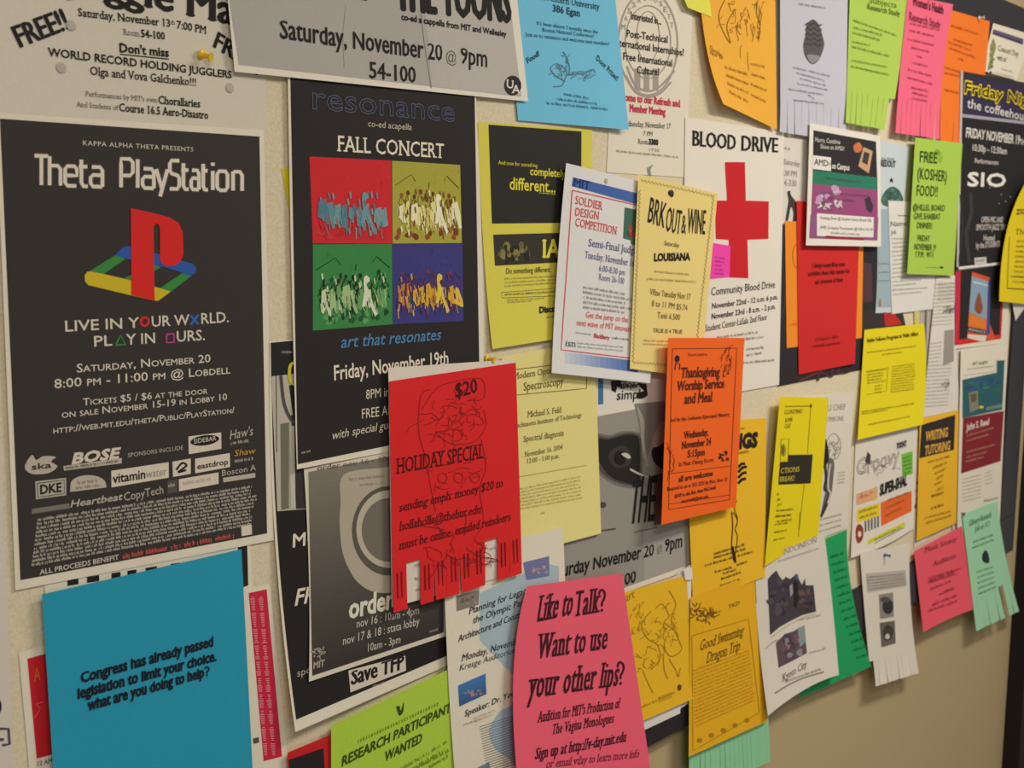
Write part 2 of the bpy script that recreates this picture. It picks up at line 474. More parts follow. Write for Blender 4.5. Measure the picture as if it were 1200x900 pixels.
S('res', 'poster', [(337, 75), (557, 98), (567, 508), (348, 550)], 4.2, WHITE, 'black concert poster with four coloured pictures of the same crowd', cat='poster', lift=[('bl', 4, .6)], bow=(0, 3, 0, -1), rough=.55)
S('intern', 'flyer', [(722, -60), (814, -55), (804, 208), (711, 202)], 0.8, WHITE, 'white flyer with a round grey seal, right of the sky blue flyer')
S('aqua', 'flyer', [(590, -50), (716, -50), (737, 152), (607, 141)], 2.6, (118, 202, 236), 'sky blue flyer with a curled feather drawing, beside the grey top poster', lift=[('br', 8, .3)])
S('toons', 'poster', [(256, -115), (595, -105), (619, 119), (275, 84)], 6.0, (240, 232, 216), 'wide grey poster with SATURDAY NOVEMBER 20 across it, at the top', cat='poster', lift=[('w', 1.5, 1.3, 0)], rough=.55)
S('blood', 'poster', [(803, 137), (919, 155), (913, 451), (799, 471)], 2.0, (240, 232, 218), 'white blood drive poster with a large red cross', cat='poster')
S('note', 'sticky_note', [(832, 284), (856, 288), (855, 324.5), (830, 327)], 2.8, (255, 74, 184), 'bright pink sticky note on the lower arm of the red cross', cat='sticky note')
S('golden', 'flyer', [(817, -60), (908, -40), (910.5, 152), (848, 122)], 8.5, (252, 184, 60), 'orange-yellow flyer with pen figures and a curled lower left corner, at the top', lift=[('bl', 12, .2)], bow=(0, 0, 0, -9))
S('tab', 'sticky_note', [(794, -20), (829, -24), (834, 20), (806, 9)], 9.5, (240, 236, 90), 'small pale yellow slip hanging at the top edge, left of the orange-yellow flyer', cat='slip of paper')
S('lav', 'flyer', [(914, -50), (994, -45), (991, 168), (914.5, 155)], 8.0, (206, 204, 218), 'pale lavender grey flyer with a dark striped oval picture', v0=.80)
S('lime', 'flyer', [(997, -40), (1072, -34), (1043, 154), (991, 144)], 8.6, LIME, 'lime green research flyer with tear-off strips at the top, left of the pink one', v0=.735, lift=[('b', 3, .5)])
S('orafar', 'flyer', [(1106, 9), (1160, 25), (1147, 178), (1101, 165)], 8.0, (250, 126, 38), 'orange flyer on the top frame rail behind the black coffeehouse poster', v0=.8, lift=[('b', 1)])
S('pinktop', 'flyer', [(1064, -6), (1117, 5), (1101, 164), (1049, 156)], 9.6, PINK, 'pink research study flyer with tear-off strips at the top', v0=.735, bow=(0, -4, 0, -1), lift=[('b', 4, .4)])
S('concert', 'flyer', [(1164, 27), (1210, 41), (1191.5, 94), (1150, 83)], 8.0, WHITE, 'small white flyer with a slim figure picture above the black coffeehouse poster')
S('figure', 'flyer', [(915, 160), (1000, 170), (1000, 305), (914, 300)], 0.8, (228, 222, 212), 'white flyer with a standing figure, right beside the blood drive poster')
S('dark', 'poster', [(913, 262), (1062, 275), (1056, 424), (911, 453)], 1.4, (46, 40, 44), 'dark poster behind the red flyer and its orange companion', cat='poster')
S('orab', 'flyer', [(920, 259), (1012, 262), (1010, 396), (922, 408)], 2.2, (255, 148, 40), 'orange flyer showing along both sides of the red flyer')
S('red2', 'flyer', [(933.5, 235), (1008, 245), (1002, 426), (936, 439)], 3.4, (216, 40, 38), 'plain red flyer with a few small lines, under the small computer flyer', lift=[('br', 4)])
S('pale', 'flyer', [(1027, 163), (1066, 172), (1047, 366), (1026, 367)], 2.2, (206, 218, 222), 'pale blue flyer with a green tree, half covered by the small computer flyer', bow=(0, 0, 0, 2))
S('memo', 'flyer', [(1041, 235), (1099, 238), (1095, 362), (1045, 368)], 3.4, (232, 228, 220), 'white typed memo behind the lower edge of the lime kosher food flyer')
S('spine', 'flyer', [(1072, 366), (1092, 362), (1088, 484), (1078, 486)], 0.8, (190, 180, 168), 'grey sheet edge showing between the yellow fellowship flyer and the newsprint page')
S('redfold', 'flyer', [(1000, 368), (1056, 358), (1062, 384), (1006, 396)], 2.0, (60, 48, 46), 'dark sheet with a red stripe just above the yellow fellowship flyer')
S('news', 'flyer', [(1097, 326), (1122, 322), (1126, 480), (1081, 489.5)], 4.4, (232, 226, 214), 'long white newsprint page above the writing tutoring flyer', bow=(0, -5, 0, 0))
S('amd', 'flyer', [(949, 144), (1031.5, 159.5), (1032.5, 289), (944.5, 287.5)], 11.0, (240, 234, 222), 'small computer flyer with black, green and magenta bands, above the red flyer', lift=[('w', 2, 1, 0)])
S('coffee', 'poster', [(1126, 83), (1224, 101), (1207, 306), (1121, 316)], 9.5, (42, 38, 40), 'black coffeehouse poster with yellow outlined FRIDAY NIGHT letters at the upper right', cat='poster', rough=.5)
S('book', 'poster', [(1121, 313), (1183, 308), (1181, 402), (1118.5, 409)], 4.5, WHITE, 'red and black flyer with a standing book picture, under the coffeehouse poster')
S('kosher', 'flyer', [(1072.5, 161), (1128, 168), (1117.5, 323), (1063, 321)], 11.5, (176, 210, 82), 'lime green FREE KOSHER FOOD flyer on the right', lift=[('l', 4)])
S('yright', 'flyer', [(1203, 212), (1262, 225), (1252, 362), (1171, 353)], 13, (238, 212, 20), 'yellow flyer with a curled left edge, cut off by the right side', bow=(0, 0, 0, -10), lift=[('l', 10)])
S('scrap', 'flyer', [(1186, 354), (1203, 345), (1200, 362), (1190, 376)], 9.0, (226, 220, 206), 'small torn white corner under the cut-off yellow flyer on the right')
S('reedb', 'flyer', [(1118, 410), (1150, 406), (1142, 640), (1116, 645)], 2.5, (224, 218, 206), 'white sheet just showing left of the sheet with the maroon panel')
S('reed', 'flyer', [(1126, 409), (1181, 402), (1171, 625), (1121, 650)], 8.0, WHITE, 'white lecture flyer with a green picture and a maroon panel, at the right frame')
S('compdiff', 'flyer', [(560, 143), (694, 152), (692, 391), (577, 409)], 1.2, (226, 216, 86), 'yellow flyer with a large black box reading COMPLETELY DIFFERENT', lift=[('b', 5, .5)], bow=(0, 0, 0, -3))
S('spectro', 'flyer', [(588, 418), (697, 398), (704.5, 625), (607, 651)], 4.0, (238, 226, 146), 'pale yellow spectroscopy seminar flyer right of the red holiday flyer', lift=[('b', 3, .5)])
S('soldier', 'flyer', [(663.5, 191), (776, 219), (762, 449), (646.5, 437)], 8.0, (232, 230, 228), 'white design competition flyer with a red frame and blue bars, tilted clockwise', lift=[('b', 5, .4), ('l', 2)], bow=(0, 0, 0, -2))
S('break', 'flyer', [(748, 204), (841, 227), (821, 443), (738, 432)], 13, (244, 220, 138), 'tan-yellow flyer with a zigzag border and heavy black lettering, over the tilted white flyer', lift=[('b', 3, .5)])
S('kings', 'flyer', [(803, 498), (898, 490), (896.5, 676), (812, 707)], 9.5, (246, 194, 40), 'golden flyer with black ink art behind the orange Thanksgiving flyer', lift=[('br', 5)], bow=(0, 0, 0, 0))
S('thanks', 'flyer', [(783, 396), (872.5, 396), (862.5, 594), (775, 615)], 22, (255, 106, 26), 'orange Thanksgiving service flyer, standing off the board at its left side', lift=[('l', 8), ('b', 2)])
S('whiteart', 'flyer', [(930, 465), (1001, 458.5), (993, 619), (925, 645)], 1.2, (230, 222, 206), 'white flyer with a grey curved figure behind the yellow spring break flyer')
S('tions', 'flyer', [(914, 465), (971, 466), (959, 626), (896, 664)], 7.5, (240, 218, 12), 'bright yellow flyer with a black box, right of the golden art flyer', lift=[('l', 9)])
S('rubin', 'flyer', [(1013, 386.5), (1083, 379), (1081.5, 497.5), (1005, 515.5)], 6.0, (240, 222, 24), 'yellow fellowship flyer with two text columns, under the red flyer to its right', lift=[('b', 6, .4)], bow=(0, 3, 0, 0))
S('shab', 'flyer', [(1003, 510), (1076, 494), (1070.5, 619), (997, 654)], 2.0, (234, 226, 212), 'white flyer with cartoon lettering and orange and yellow blocks', bow=(0, 0, 4, 0), lift=[('b', 4, .6)])
S('card', 'flyer', [(1068, 520), (1086, 516), (1086, 634), (1071, 642)], 1.2, (228, 220, 206), 'white slip showing at the left edge of the golden writing tutoring flyer')
S('tutor', 'flyer', [(1078, 490.5), (1124.5, 480), (1120.5, 613), (1074, 634)], 6.0, (246, 190, 40), 'golden WRITING TUTORING flyer with a black heading box')
S('sketchb', 'flyer', [(735, 700), (812, 672), (797, 836), (752, 857)], 8.5, (236, 232, 224), 'white sheet peeking out below the golden pen-sketch flyer')
S('sketchc', 'flyer', [(760, 700), (811, 660), (807, 824), (768, 850)], 8.0, (220, 214, 206), 'second white sheet with a lower corner showing beside the black frame, behind the golden sketch')
S('sketch', 'flyer', [(722, 697), (805, 674), (812, 819), (737, 852)], 10, (244, 192, 36), 'golden flyer with a large pen sketch, right of the pink lips flyer', lift=[('b', 3, .4)])
S('fringe', 'flyer', [(806, 790), (898, 780), (903, 893), (808, 935)], 9.0, (150, 218, 170), 'mint green tear-off sheet hanging below the golden swimming flyer', v0=.45)
S('corner', 'flyer', [(801, 667), (811, 664.5), (811.5, 679), (803, 680)], 11.5, (236, 230, 222), 'tiny white paper corner at the top right of the golden sketch flyer')
S('swim', 'flyer', [(809, 700), (885, 672), (900, 845), (807, 887)], 11.5, (242, 184, 28), 'golden swimming and trip flyer with dense print, above the mint fringe', lift=[('b', 4, .4)], bow=(0, -2, 0, 0))
S('green', 'flyer', [(925, 650), (992.5, 620.5), (1021, 781), (938, 818)], 8.5, (30, 168, 98), 'deep green flyer behind the white two-photo flyer', bow=(0, -7, 0, 0), lift=[('br', 8, .3)])
S('photos', 'flyer', [(884, 658), (966, 625), (983, 791), (900, 839)], 11.5, (230, 222, 208), 'white flyer with two dark photographs and a curved lower edge', bow=(0, 1, -6, -3), lift=[('b', 14, .3)])
S('strip2', 'flyer', [(1008, 648), (1066, 636), (1077, 789), (1022, 806)], 8.5, (234, 226, 210), 'white flyer with two small stacked pictures and tear-off strips over the bottom frame', v0=.80, bow=(0, -4, 0, -1), lift=[('b', 10, .4)])
S('pinkr', 'flyer', [(1071, 646), (1127, 616.5), (1140, 714.5), (1082, 741)], 9.0, (248, 92, 110), 'small pink flyer on the bottom frame, left of the mint green one', bow=(0, 2, -2, 0), lift=[('b', 8, .3)])
S('mint', 'flyer', [(1127.5, 603), (1169, 587), (1194, 717), (1144, 740)], 10.5, (170, 226, 184), 'mint green flyer with a fringe at the far right bottom corner of the board', v0=.76, bow=(0, -3, 0, 0), lift=[('b', 10, .3)])
S('hwhite', 'flyer', [(455, 431), (603, 421), (610, 670), (459, 712)], 11.5, (232, 222, 206), 'white sheet behind the red holiday flyer, seen in its torn gaps', lift=[])
S('holiday', 'flyer', [(456, 447), (604.5, 425), (612, 673), (461, 720)], 13, (228, 36, 38), 'red HOLIDAY SPECIAL flyer with tear-off strips', v0=.80, lift=[('b', 2, .5)])
S('research', 'flyer', [(388, 850), (560, 768), (588, 960), (388, 992)], 8.0, (184, 218, 72), 'lime green RESEARCH PARTICIPANTS WANTED flyer at the bottom', lift=[('w', 2, 1, 0)])
S('redlow', 'flyer', [(337, 882), (390, 860), (398, 960), (342, 985)], 6.5, (206, 34, 38), 'red flyer with a black panel at the bottom edge, left of the lime research flyer')
S('blue', 'flyer', [(49, 696.5), (283, 643.5), (297, 920), (64, 926)], 7.0, (38, 158, 190), 'teal blue flyer with three bold lines, below the black party poster', lift=[('b', 4)])
S('lips', 'flyer', [(617.5, 687), (729, 672), (770, 955), (612, 966)], 16, (250, 100, 124), 'large pink flyer asking to talk, at the bottom centre', bow=(0, 0, 0, -14), lift=[('b', 10, .2), ('l', 4)])

for _k, _v, _n, _m, _s, _l, _g in (('lav', .80, 9, (), 3, .0005, .03), ('lime', .735, 9, (8,), 4, .0012, .05), ('orafar', .8, 6, (), 5, .0002, .04), ('pinktop', .735, 9, (), 6, .0025, .05), ('fringe', .45, 18, (), 7, .0015, .03), ('strip2', .80, 12, (0,), 8, .002, .03), ('mint', .76, 9, (6,), 9, .0015, .03)):
    strips(K[_k], _v, _n, _m, _s, loose=_l, gap=_g)

# ---------------------------------------------------------------- the printing
class V:
    """draws in the coordinates of an enlarged piece of the photograph"""
    def __init__(s, ox, oy, k=3.75): s.o = (ox, oy); s.k = k
    def p(s, q): return (s.o[0] + q[0] / s.k, s.o[1] + q[1] / s.k)
    def q(s, l): return [s.p(a) for a in l]
    def T(s, P, t, x0, y0, x1, y1, h, col=(25, 22, 20), **kw): T(P, t, *s.p((x0, y0)), *s.p((x1, y1)), h / s.k, col, **kw)
    def G(s, P, x0, y0, x1, y1, h, col=(60, 55, 50), **kw): G(P, *s.p((x0, y0)), *s.p((x1, y1)), h / s.k, col, **kw)
    def GB(s, P, quad, rows, h, col=(60, 55, 50), **kw): GB(P, s.q(quad), rows, h / s.k, col, **kw)
    def R(s, P, quad, col, **kw): R(P, s.q(quad), col, **kw)
    def POLY(s, P, pts, col, **kw): POLY(P, s.q(pts), col, **kw)
    def L(s, P, pts, wd, col, **kw): LINE(P, s.q(pts), wd / s.k, col, **kw)
    def C(s, P, pts, wd, col, closed=False, n=6, **kw): LINE(P, CURVE(s.q(pts), n, closed), wd / s.k, col, **kw)
    def CP(s, P, pts, col, n=6, **kw): POLY(P, CURVE(s.q(pts), n, True)[:-1], col, **kw)
    def E(s, P, cx, cy, rx, ry, col, n=24, rot=0, **kw): POLY(P, s.q(ELL(cx, cy, rx, ry, n, rot=rot)), col, **kw)
    def RING(s, P, cx, cy, rx, ry, wd, col, rot=0, a0=0, a1=360, **kw):
        e = ELL(cx, cy, rx, ry, 36, a0, a1, rot); LINE(P, s.q(e + ([e[0]] if a1 - a0 >= 360 else [])), wd / s.k, col, sub=40, **kw)
    def SC(s, P, cx, cy, rx, ry, n, col, **kw):
        c = s.p((cx, cy)); SCRIB(P, c[0], c[1], rx / s.k, ry / s.k, n, col, **kw)
    def B(s, P, cx, cy, rx, ry, n, cols, sz=(8, 18), **kw):
        c = s.p((cx, cy)); BLOBS(P, c[0], c[1], rx / s.k, ry / s.k, n, cols, s=(sz[0] / s.k, sz[1] / s.k), **kw)
def GRAD(P, quad, c0, c1, n=8, part='printed_panel', lvl=1):
    W = homography(UNIT, quad)
    for i in range(n):
        a, b = i / n, (i + 1) / n; t = (i + .5) / n
        R(P, [happ(W, (0, a)), happ(W, (1, a)), happ(W, (1, b)), happ(W, (0, b))], tuple(int(c0[k] + (c1[k] - c0[k]) * t) for k in range(3)), part, lvl, 5)
a_, b_, c_, d_ = V(0, 0), V(0, 220), V(0, 440), V(0, 660)
e_, f_, g_, h_ = V(300, 0), V(300, 220), V(300, 440), V(300, 660)
i_, j_, k_, l_ = V(560, 0), V(560, 220), V(560, 440), V(560, 660)
m_, n_, o_, q_ = V(880, 0), V(880, 220), V(880, 440), V(880, 660)
INK = (34, 29, 27); GREY = (112, 104, 98); DIM = (104, 96, 88)

# juggling flyer
P = K['juggle']
a_.T(P, 'FREE!!', 92, 208, 308, 125, 92, INK, part='headline', bold=.012, bx=.035)
a_.T(P, 'FREE!!', 938, 205, 1130, 330, 74, INK, part='headline', bold=.012, bx=.035)
a_.T(P, 'Juggle Mania', 290, -45, 1215, 148, 112, INK, part='headline', bx=.05, bold=.02, xh=.56, serif=True)
a_.T(P, 'Saturday, November 13', 345, 70, 748, 118, 34, INK, serif=True, bold=.012)
a_.T(P, 'th', 750, 106, 768, 108, 18, INK, serif=True)
a_.T(P, '7:00 PM', 778, 124, 905, 148, 34, INK, serif=True, bold=.012)
a_.T(P, 'Room', 545, 152, 612, 160, 26, GREY, serif=True)
a_.T(P, '54-100', 622, 162, 725, 174, 32, INK, serif=True, bold=.02)
a_.T(P, "Don't miss", 528, 228, 742, 250, 38, INK, bold=.03)
a_.L(P, [(528, 238), (742, 260)], 5, INK)
a_.T(P, 'WORLD RECORD HOLDING JUGGLERS', 213, 245, 1018, 344, 34, INK, bold=.02)
a_.T(P, 'Olga and Vova Galchenko!!!', 398, 328, 862, 378, 36, INK, serif=True, bold=.008)
a_.T(P, "Performances by MIT's own", 378, 422, 690, 450, 22, GREY, serif=True)
a_.T(P, 'Chorallaries', 698, 455, 880, 472, 34, INK, serif=True, bold=.015)
a_.T(P, 'And Students of', 338, 468, 520, 484, 22, GREY, serif=True)
a_.T(P, 'Course 16.5 Aero-Disastro', 526, 488, 915, 522, 34, INK, serif=True, bold=.015)

# flyer cut by the left edge
P = K['edge']
E_ = V(0, 600, 3)
E_.E(P, -6, 684, 12, 26, (60, 40, 70)); E_.L(P, [(-6, 762), (30, 762), (34, 816), (8, 820)], 10, (90, 80, 96)); E_.L(P, [(-4, 800), (14, 800)], 10, (90, 80, 96))

# party poster
P = K['theta']
R(P, [(0, 139), (304, 160), (313, 625), (24, 680)], (58, 52, 50), 'black_field', 1, 18)
PALE = (226, 214, 196)
a_.T(P, 'KAPPA ALPHA THETA PRESENTS', 365, 638, 850, 666, 20, PALE, small=False, spacing=1.1)
GL = {'T': [[(0, 1), (1, 1)], [(.5, 1), (.5, 0)]], 'h': [[(0, 1), (0, 0)], [(0, .60), (.15, .68), (.75, .68), (1, .56), (1, 0)]],
      'e': [[(.05, .36), (1, .36), (1, .58), (.8, .68), (.2, .68), (0, .58), (0, .12), (.2, 0), (.95, 0)]], 't': [[(.25, .92), (.25, .12), (.5, 0), (1, 0)], [(-.05, .68), (.95, .68)]],
      'a': [[(.1, .68), (.8, .68), (1, .56), (1, 0)], [(1, .40), (.2, .40), (0, .30), (0, .12), (.2, 0), (1, 0)]], 'P': [[(0, 0), (0, 1), (.75, 1), (1, .88), (1, .54), (.75, .42), (0, .42)]],
      'l': [[(.5, 1), (.5, 0)]], 'y': [[(0, .68), (.5, .02)], [(1, .68), (.35, -.28)]], 'S': [[(1, 1), (.2, 1), (0, .88), (0, .64), (.2, .54), (.8, .48), (1, .38), (1, .12), (.8, 0), (0, 0)]],
      'i': [[(.5, .68), (.5, 0)], [(.5, .98), (.5, .86)]], 'o': [[(.2, 0), (0, .12), (0, .56), (.2, .68), (.8, .68), (1, .56), (1, .12), (.8, 0), (.2, 0)]], 'n': [[(0, .68), (0, 0)], [(0, .60), (.2, .68), (.75, .68), (1, .56), (1, 0)]]}
for ch, x0, x1 in (('T', 152, 212), ('h', 218, 266), ('e', 286, 338), ('t', 348, 386), ('a', 398, 450), ('P', 532, 584), ('l', 598, 612), ('a', 626, 676), ('y', 686, 736), ('S', 746, 788), ('t', 798, 830), ('a', 840, 874), ('t', 886, 914), ('i', 928, 942), ('o', 954, 1000), ('n', 1024, 1064)):
    for st in GL[ch]:
        q = []
        for u, v in st:
            x = x0 + (x1 - x0) * u; q.append((x, 812 + (x - 150) * .0293 - v * (128 - (x - 150) * .006)))
        a_.L(P, q, 27, (86, 79, 75), part='headline', lvl=2, sub=6); a_.L(P, q, 16, (232, 222, 204), part='headline', lvl=3, sub=6)
b_.POLY(P, [(575, 90), (660, 108), (745, 130), (785, 155), (803, 195), (806, 290), (795, 322), (770, 342), (738, 345), (712, 335), (703, 315), (703, 180), (697, 160), (684, 158), (675, 172), (680, 497), (630, 484), (578, 470)], (226, 40, 36), part='logo', lvl=5)
b_.POLY(P, [(372, 385), (382, 370), (400, 366), (580, 408), (700, 440), (752, 455), (695, 497), (672, 496), (388, 428), (374, 412)], (214, 190, 40), part='logo', lvl=3)
b_.POLY(P, [(393, 367), (508, 296), (553, 312), (455, 379)], (60, 142, 66), part='logo', lvl=3)
b_.POLY(P, [(545, 398), (680, 335), (708, 350), (590, 410)], (60, 142, 66), part='logo', lvl=3)
b_.POLY(P, [(705, 440), (800, 375), (840, 388), (752, 456)], (60, 142, 66), part='logo', lvl=4)
b_.POLY(P, [(505, 297), (540, 262), (566, 255), (850, 335), (864, 355), (858, 376), (838, 387), (735, 352), (560, 312)], (46, 92, 176), part='logo', lvl=3)
b_.T(P, 'LIVE IN Y', 288, 632, 612, 614, 46, PALE, part='slogan', bold=.012)
b_.RING(P, 636, 588, 17, 18, 11, (214, 48, 40), part='slogan', lvl=3)
b_.T(P, 'UR W', 668, 611, 832, 602, 46, PALE, part='slogan', bold=.012)
b_.L(P, [(838, 562), (872, 600)], 10, (50, 110, 190), part='slogan', lvl=3); b_.L(P, [(872, 558), (838, 602)], 10, (50, 110, 190), part='slogan', lvl=3)
b_.T(P, 'RLD.', 886, 598, 1005, 590, 46, PALE, part='slogan', bold=.012)
b_.T(P, 'PL', 415, 698, 494, 693, 46, PALE, part='slogan', bold=.012)
b_.L(P, [(508, 692), (530, 648), (552, 689), (508, 692)], 8, (60, 150, 80), part='slogan', lvl=3)
b_.T(P, 'Y IN', 556, 690, 681, 682, 46, PALE, part='slogan', bold=.012)
b_.L(P, [(732, 644), (764, 642), (765, 679), (732, 681), (732, 644)], 9, (178, 70, 140), part='slogan', lvl=3)
b_.T(P, 'URS.', 778, 677, 900, 669, 46, PALE, part='slogan', bold=.012)
b_.T(P, 'Saturday, November 20', 338, 812, 925, 766, 36, PALE, small=True, bold=.008)
b_.T(P, '8:00 pm - 11:00 pm @ Lobdell', 240, 882, 1012, 816, 38, PALE, small=True, bold=.008)
c_.T(P, 'Tickets $5 / $6 at the door', 365, 132, 912, 80, 30, PALE, small=True, bold=.006)
c_.T(P, 'on sale November 15-19 in Lobby 10', 272, 187, 998, 107, 30, PALE, small=True, bold=.006)
c_.T(P, 'http://web.mit.edu/theta/Public/PlayStation/', 235, 256, 1030, 164, 28, PALE, small=True, bold=.006)
LG = (196, 186, 170)
c_.CP(P, [(110, 395), (140, 350), (160, 372), (190, 355), (245, 358), (225, 378), (252, 400), (215, 428), (150, 434), (118, 420)], LG, part='sponsor_logo')
c_.T(P, 'ska', 140, 415, 225, 405, 26, INK, part='sponsor_logo', bold=.02)
c_.T(P, 'BOSE', 318, 388, 518, 362, 44, PALE, part='sponsor_logo', bold=.05, it=.3)
c_.R(P, [(278, 398), (535, 362), (535, 386), (282, 418)], LG, part='sponsor_logo', lvl=2)
c_.G(P, 290, 412, 525, 380, 14, INK, part='sponsor_logo', lvl=3)
c_.T(P, 'SPONSORS INCLUDE', 562, 360, 805, 325, 18, LG, part='sponsor_logo')
c_.R(P, [(828, 268), (972, 250), (973, 322), (830, 346)], PALE, part='sponsor_logo', lvl=2)
c_.E(P, 900, 285, 64, 22, INK, rot=-8, part='sponsor_logo', lvl=3)
c_.T(P, 'SIDEBAR', 852, 300, 950, 285, 20, PALE, part='sponsor_logo', lvl=4)
c_.T(P, "Haw's", 1010, 282, 1110, 262, 40, LG, part='sponsor_logo', it=.2); c_.G(P, 1015, 305, 1105, 290, 16, LG, part='sponsor_logo')
c_.T(P, 'Shaw', 1030, 355, 1122, 342, 26, (214, 160, 60), part='sponsor_logo', it=.2); c_.G(P, 1032, 382, 1118, 370, 16, LG, part='sponsor_logo')
c_.R(P, [(155, 466), (290, 450), (291, 526), (158, 544)], LG, part='sponsor_logo', lvl=2)
FRAME(P, c_.q([(164, 474), (282, 459), (283, 519), (166, 535)]), 0.9, INK, part='sponsor_logo', lvl=3)
c_.T(P, 'DKE', 178, 522, 270, 510, 40, INK, part='sponsor_logo', bold=.03)
c_.POLY(P, [(308, 512)] + ELL(388, 478, 78, 40, 14, 180, 360) + [(468, 492)], LG, part='sponsor_logo')
c_.G(P, 340, 478, 430, 468, 16, DIM, part='sponsor_logo', lvl=3); c_.G(P, 335, 500, 440, 488, 14, DIM, part='sponsor_logo', lvl=3)
c_.R(P, [(489, 419), (741, 381), (742, 449), (490, 492)], PALE, part='sponsor_logo', lvl=2)
c_.T(P, 'vitamin', 497, 474, 638, 452, 40, INK, part='sponsor_logo', bold=.02)
c_.T(P, 'water', 642, 451, 732, 437, 36, (150, 146, 140), part='sponsor_logo')
c_.R(P, [(758, 379), (838, 365), (838, 432), (760, 446)], PALE, part='sponsor_logo', lvl=2)
c_.C(P, [(775, 415), (800, 385), (820, 395), (800, 412), (785, 425), (818, 415)], 9, INK, part='sponsor_logo', lvl=3)
c_.R(P, [(857, 366), (1010, 341), (1011, 402), (858, 430)], PALE, part='sponsor_logo', lvl=2)
c_.T(P, 'eastdrop', 868, 412, 1002, 390, 24, INK, part='sponsor_logo', bold=.02)
c_.R(P, [(140, 586), (305, 562), (305, 584), (140, 608)], (130, 122, 112), part='sponsor_logo', lvl=2)
c_.T(P, 'Heartbeat', 310, 580, 535, 546, 30, LG, part='sponsor_logo', it=.3, bold=.02)
c_.T(P, 'CopyTech', 546, 552, 718, 518, 36, LG, part='sponsor_logo')
c_.R(P, [(735, 464), (780, 457), (780, 512), (736, 520)], (90, 84, 78), part='sponsor_logo', lvl=2); c_.G(P, 740, 492, 776, 486, 18, LG, part='sponsor_logo', lvl=3)
c_.R(P, [(786, 456), (960, 426), (961, 476), (787, 509)], PALE, part='sponsor_logo', lvl=2); c_.G(P, 805, 482, 940, 458, 18, (170, 162, 150), part='sponsor_logo', lvl=3)
c_.T(P, 'Boscon A', 976, 442, 1125, 416, 26, LG, part='sponsor_logo'); c_.R(P, [(980, 450), (1122, 428), (1122, 448), (982, 470)], LG, part='sponsor_logo', lvl=2)
c_.GB(P, [(168, 622), (1132, 474), (1136, 650), (140, 838)], 12, 13, (190, 180, 165), seed=5, ragged=.04, dens=1.35)
c_.T(P, 'ALL PROCEEDS BENEFIT', 175, 876, 522, 808, 22, PALE, bold=.01)
c_.G(P, 540, 806, 1045, 708, 22, (196, 36, 34), seed=3, dens=1.3)
c_.R(P, [(1060, 662), (1106, 655), (1108, 698), (1062, 706)], PALE, part='sponsor_logo', lvl=2)

# flyer under the party poster
P = K['under']
for x0, x1 in ((296, 345), (382, 436), (490, 530), (560, 600), (640, 690), (750, 790)):
    y = lambda x: 78 - (x - 296) * 0.155
    d_.R(P, [(x0, y(x0) - 4), (x1, y(x1) - 4), (x1, y(x1) + 22), (x0, y(x0) + 22)], BLACK, n=2)
R(P, [(278, 612), (289, 610), (291, 686), (280, 690)], (40, 32, 38), n=4)

# flyers left and right of the blue sheet
P = K['redleft']
R(P, [(32, 772), (215, 722), (232, 840), (43, 889)], (208, 32, 44), 'red_panel', 1)
d_.T(P, 'A', 150, 520, 178, 512, 60, (206, 120, 40), part='ornament'); d_.C(P, [(150, 680), (175, 640), (160, 620), (190, 610)], 5, (230, 90, 90), part='ornament')
d_.T(P, '12 AM', 165, 892, 228, 876, 20, INK)
P = K['redright']
R(P, [(291.5, 695), (312.5, 690.5), (330.5, 886.5), (309, 892)], (210, 38, 68), 'red_panel', 1, 12)
for k in range(2):
    x = 1112 + k * 36
    for j in range(88):
        if j % 9 == 8: continue
        t = j / 88; xx = x + 58 * t; yy = 150 + 700 * t; w = 6 + (j * 7) % 8
        d_.L(P, [(xx - w, yy), (xx + w * .6, yy - 1)], 3.4, (236, 160, 172), part='fine_print')
d_.T(P, '/', 1068, 245, 1076, 236, 14, INK); d_.R(P, [(1112, 770), (1138, 764), (1139, 788), (1114, 794)], (90, 84, 80), n=2)

# blue sheet
P = K['blue']
NV = (20, 26, 40)
d_.T(P, 'Congress has already passed', 358, 526, 936, 364, 42, NV, bold=.04, xh=.54)
d_.T(P, 'legislation to limit your choice.', 344, 596, 950, 428, 42, NV, bold=.04, xh=.54)
d_.T(P, 'what are you doing to help', 388, 648, 896, 500, 42, NV, bold=.04, xh=.54)

def QM(v, P, x, y, h, wd, col, w=.3, lean=0.0, lvl=3.5):
    q = CURVE([(-.5, .78), (-.35, .96), (0, 1.0), (.42, .9), (.5, .72), (.3, .55), (.02, .42), (0, .26)], 5)
    v.L(P, [(x + u * w * h + lean * k * h, y - k * h) for u, k in q], wd, col, part='headline', lvl=lvl, sub=30); v.E(P, x, y - .07 * h, wd * .62, wd * .75, col, part='headline', lvl=lvl)
QM(d_, P, 910, 494, 38, 6.5, NV, .42)

# the wide grey poster
P = K['toons']
R(P, [(253, -105), (586, -95), (611, 113), (280, 76)], (184, 178, 171), 'grey_field', 1, 14)
R(P, [(488, -98), (586, -95), (611, 113), (506, 101.5)], (196, 190, 183), 'grey_field', 2, 10)
e_.T(P, 'THE TOONS', 620, 40, 1118, 98, 190, INK, part='headline', bold=.02, bx=.04)
e_.T(P, 'AND', 300, -35, 520, 5, 160, INK, part='headline', bold=.02, bx=.04)
e_.T(P, 'co-ed a cappella from MIT and Wellesley', 640, 86, 1100, 162, 26, INK, bold=.04)
e_.T(P, 'Saturday, November 20', 108, 168, 818, 268, 74, INK, part='date_line', bold=.012, bx=.022, xh=.54)
e_.T(P, '@', 835, 272, 882, 276, 50, DIM, part='date_line')
e_.T(P, '9pm', 900, 278, 1015, 295, 68, INK, part='date_line', bold=.012, bx=.022, xh=.54)
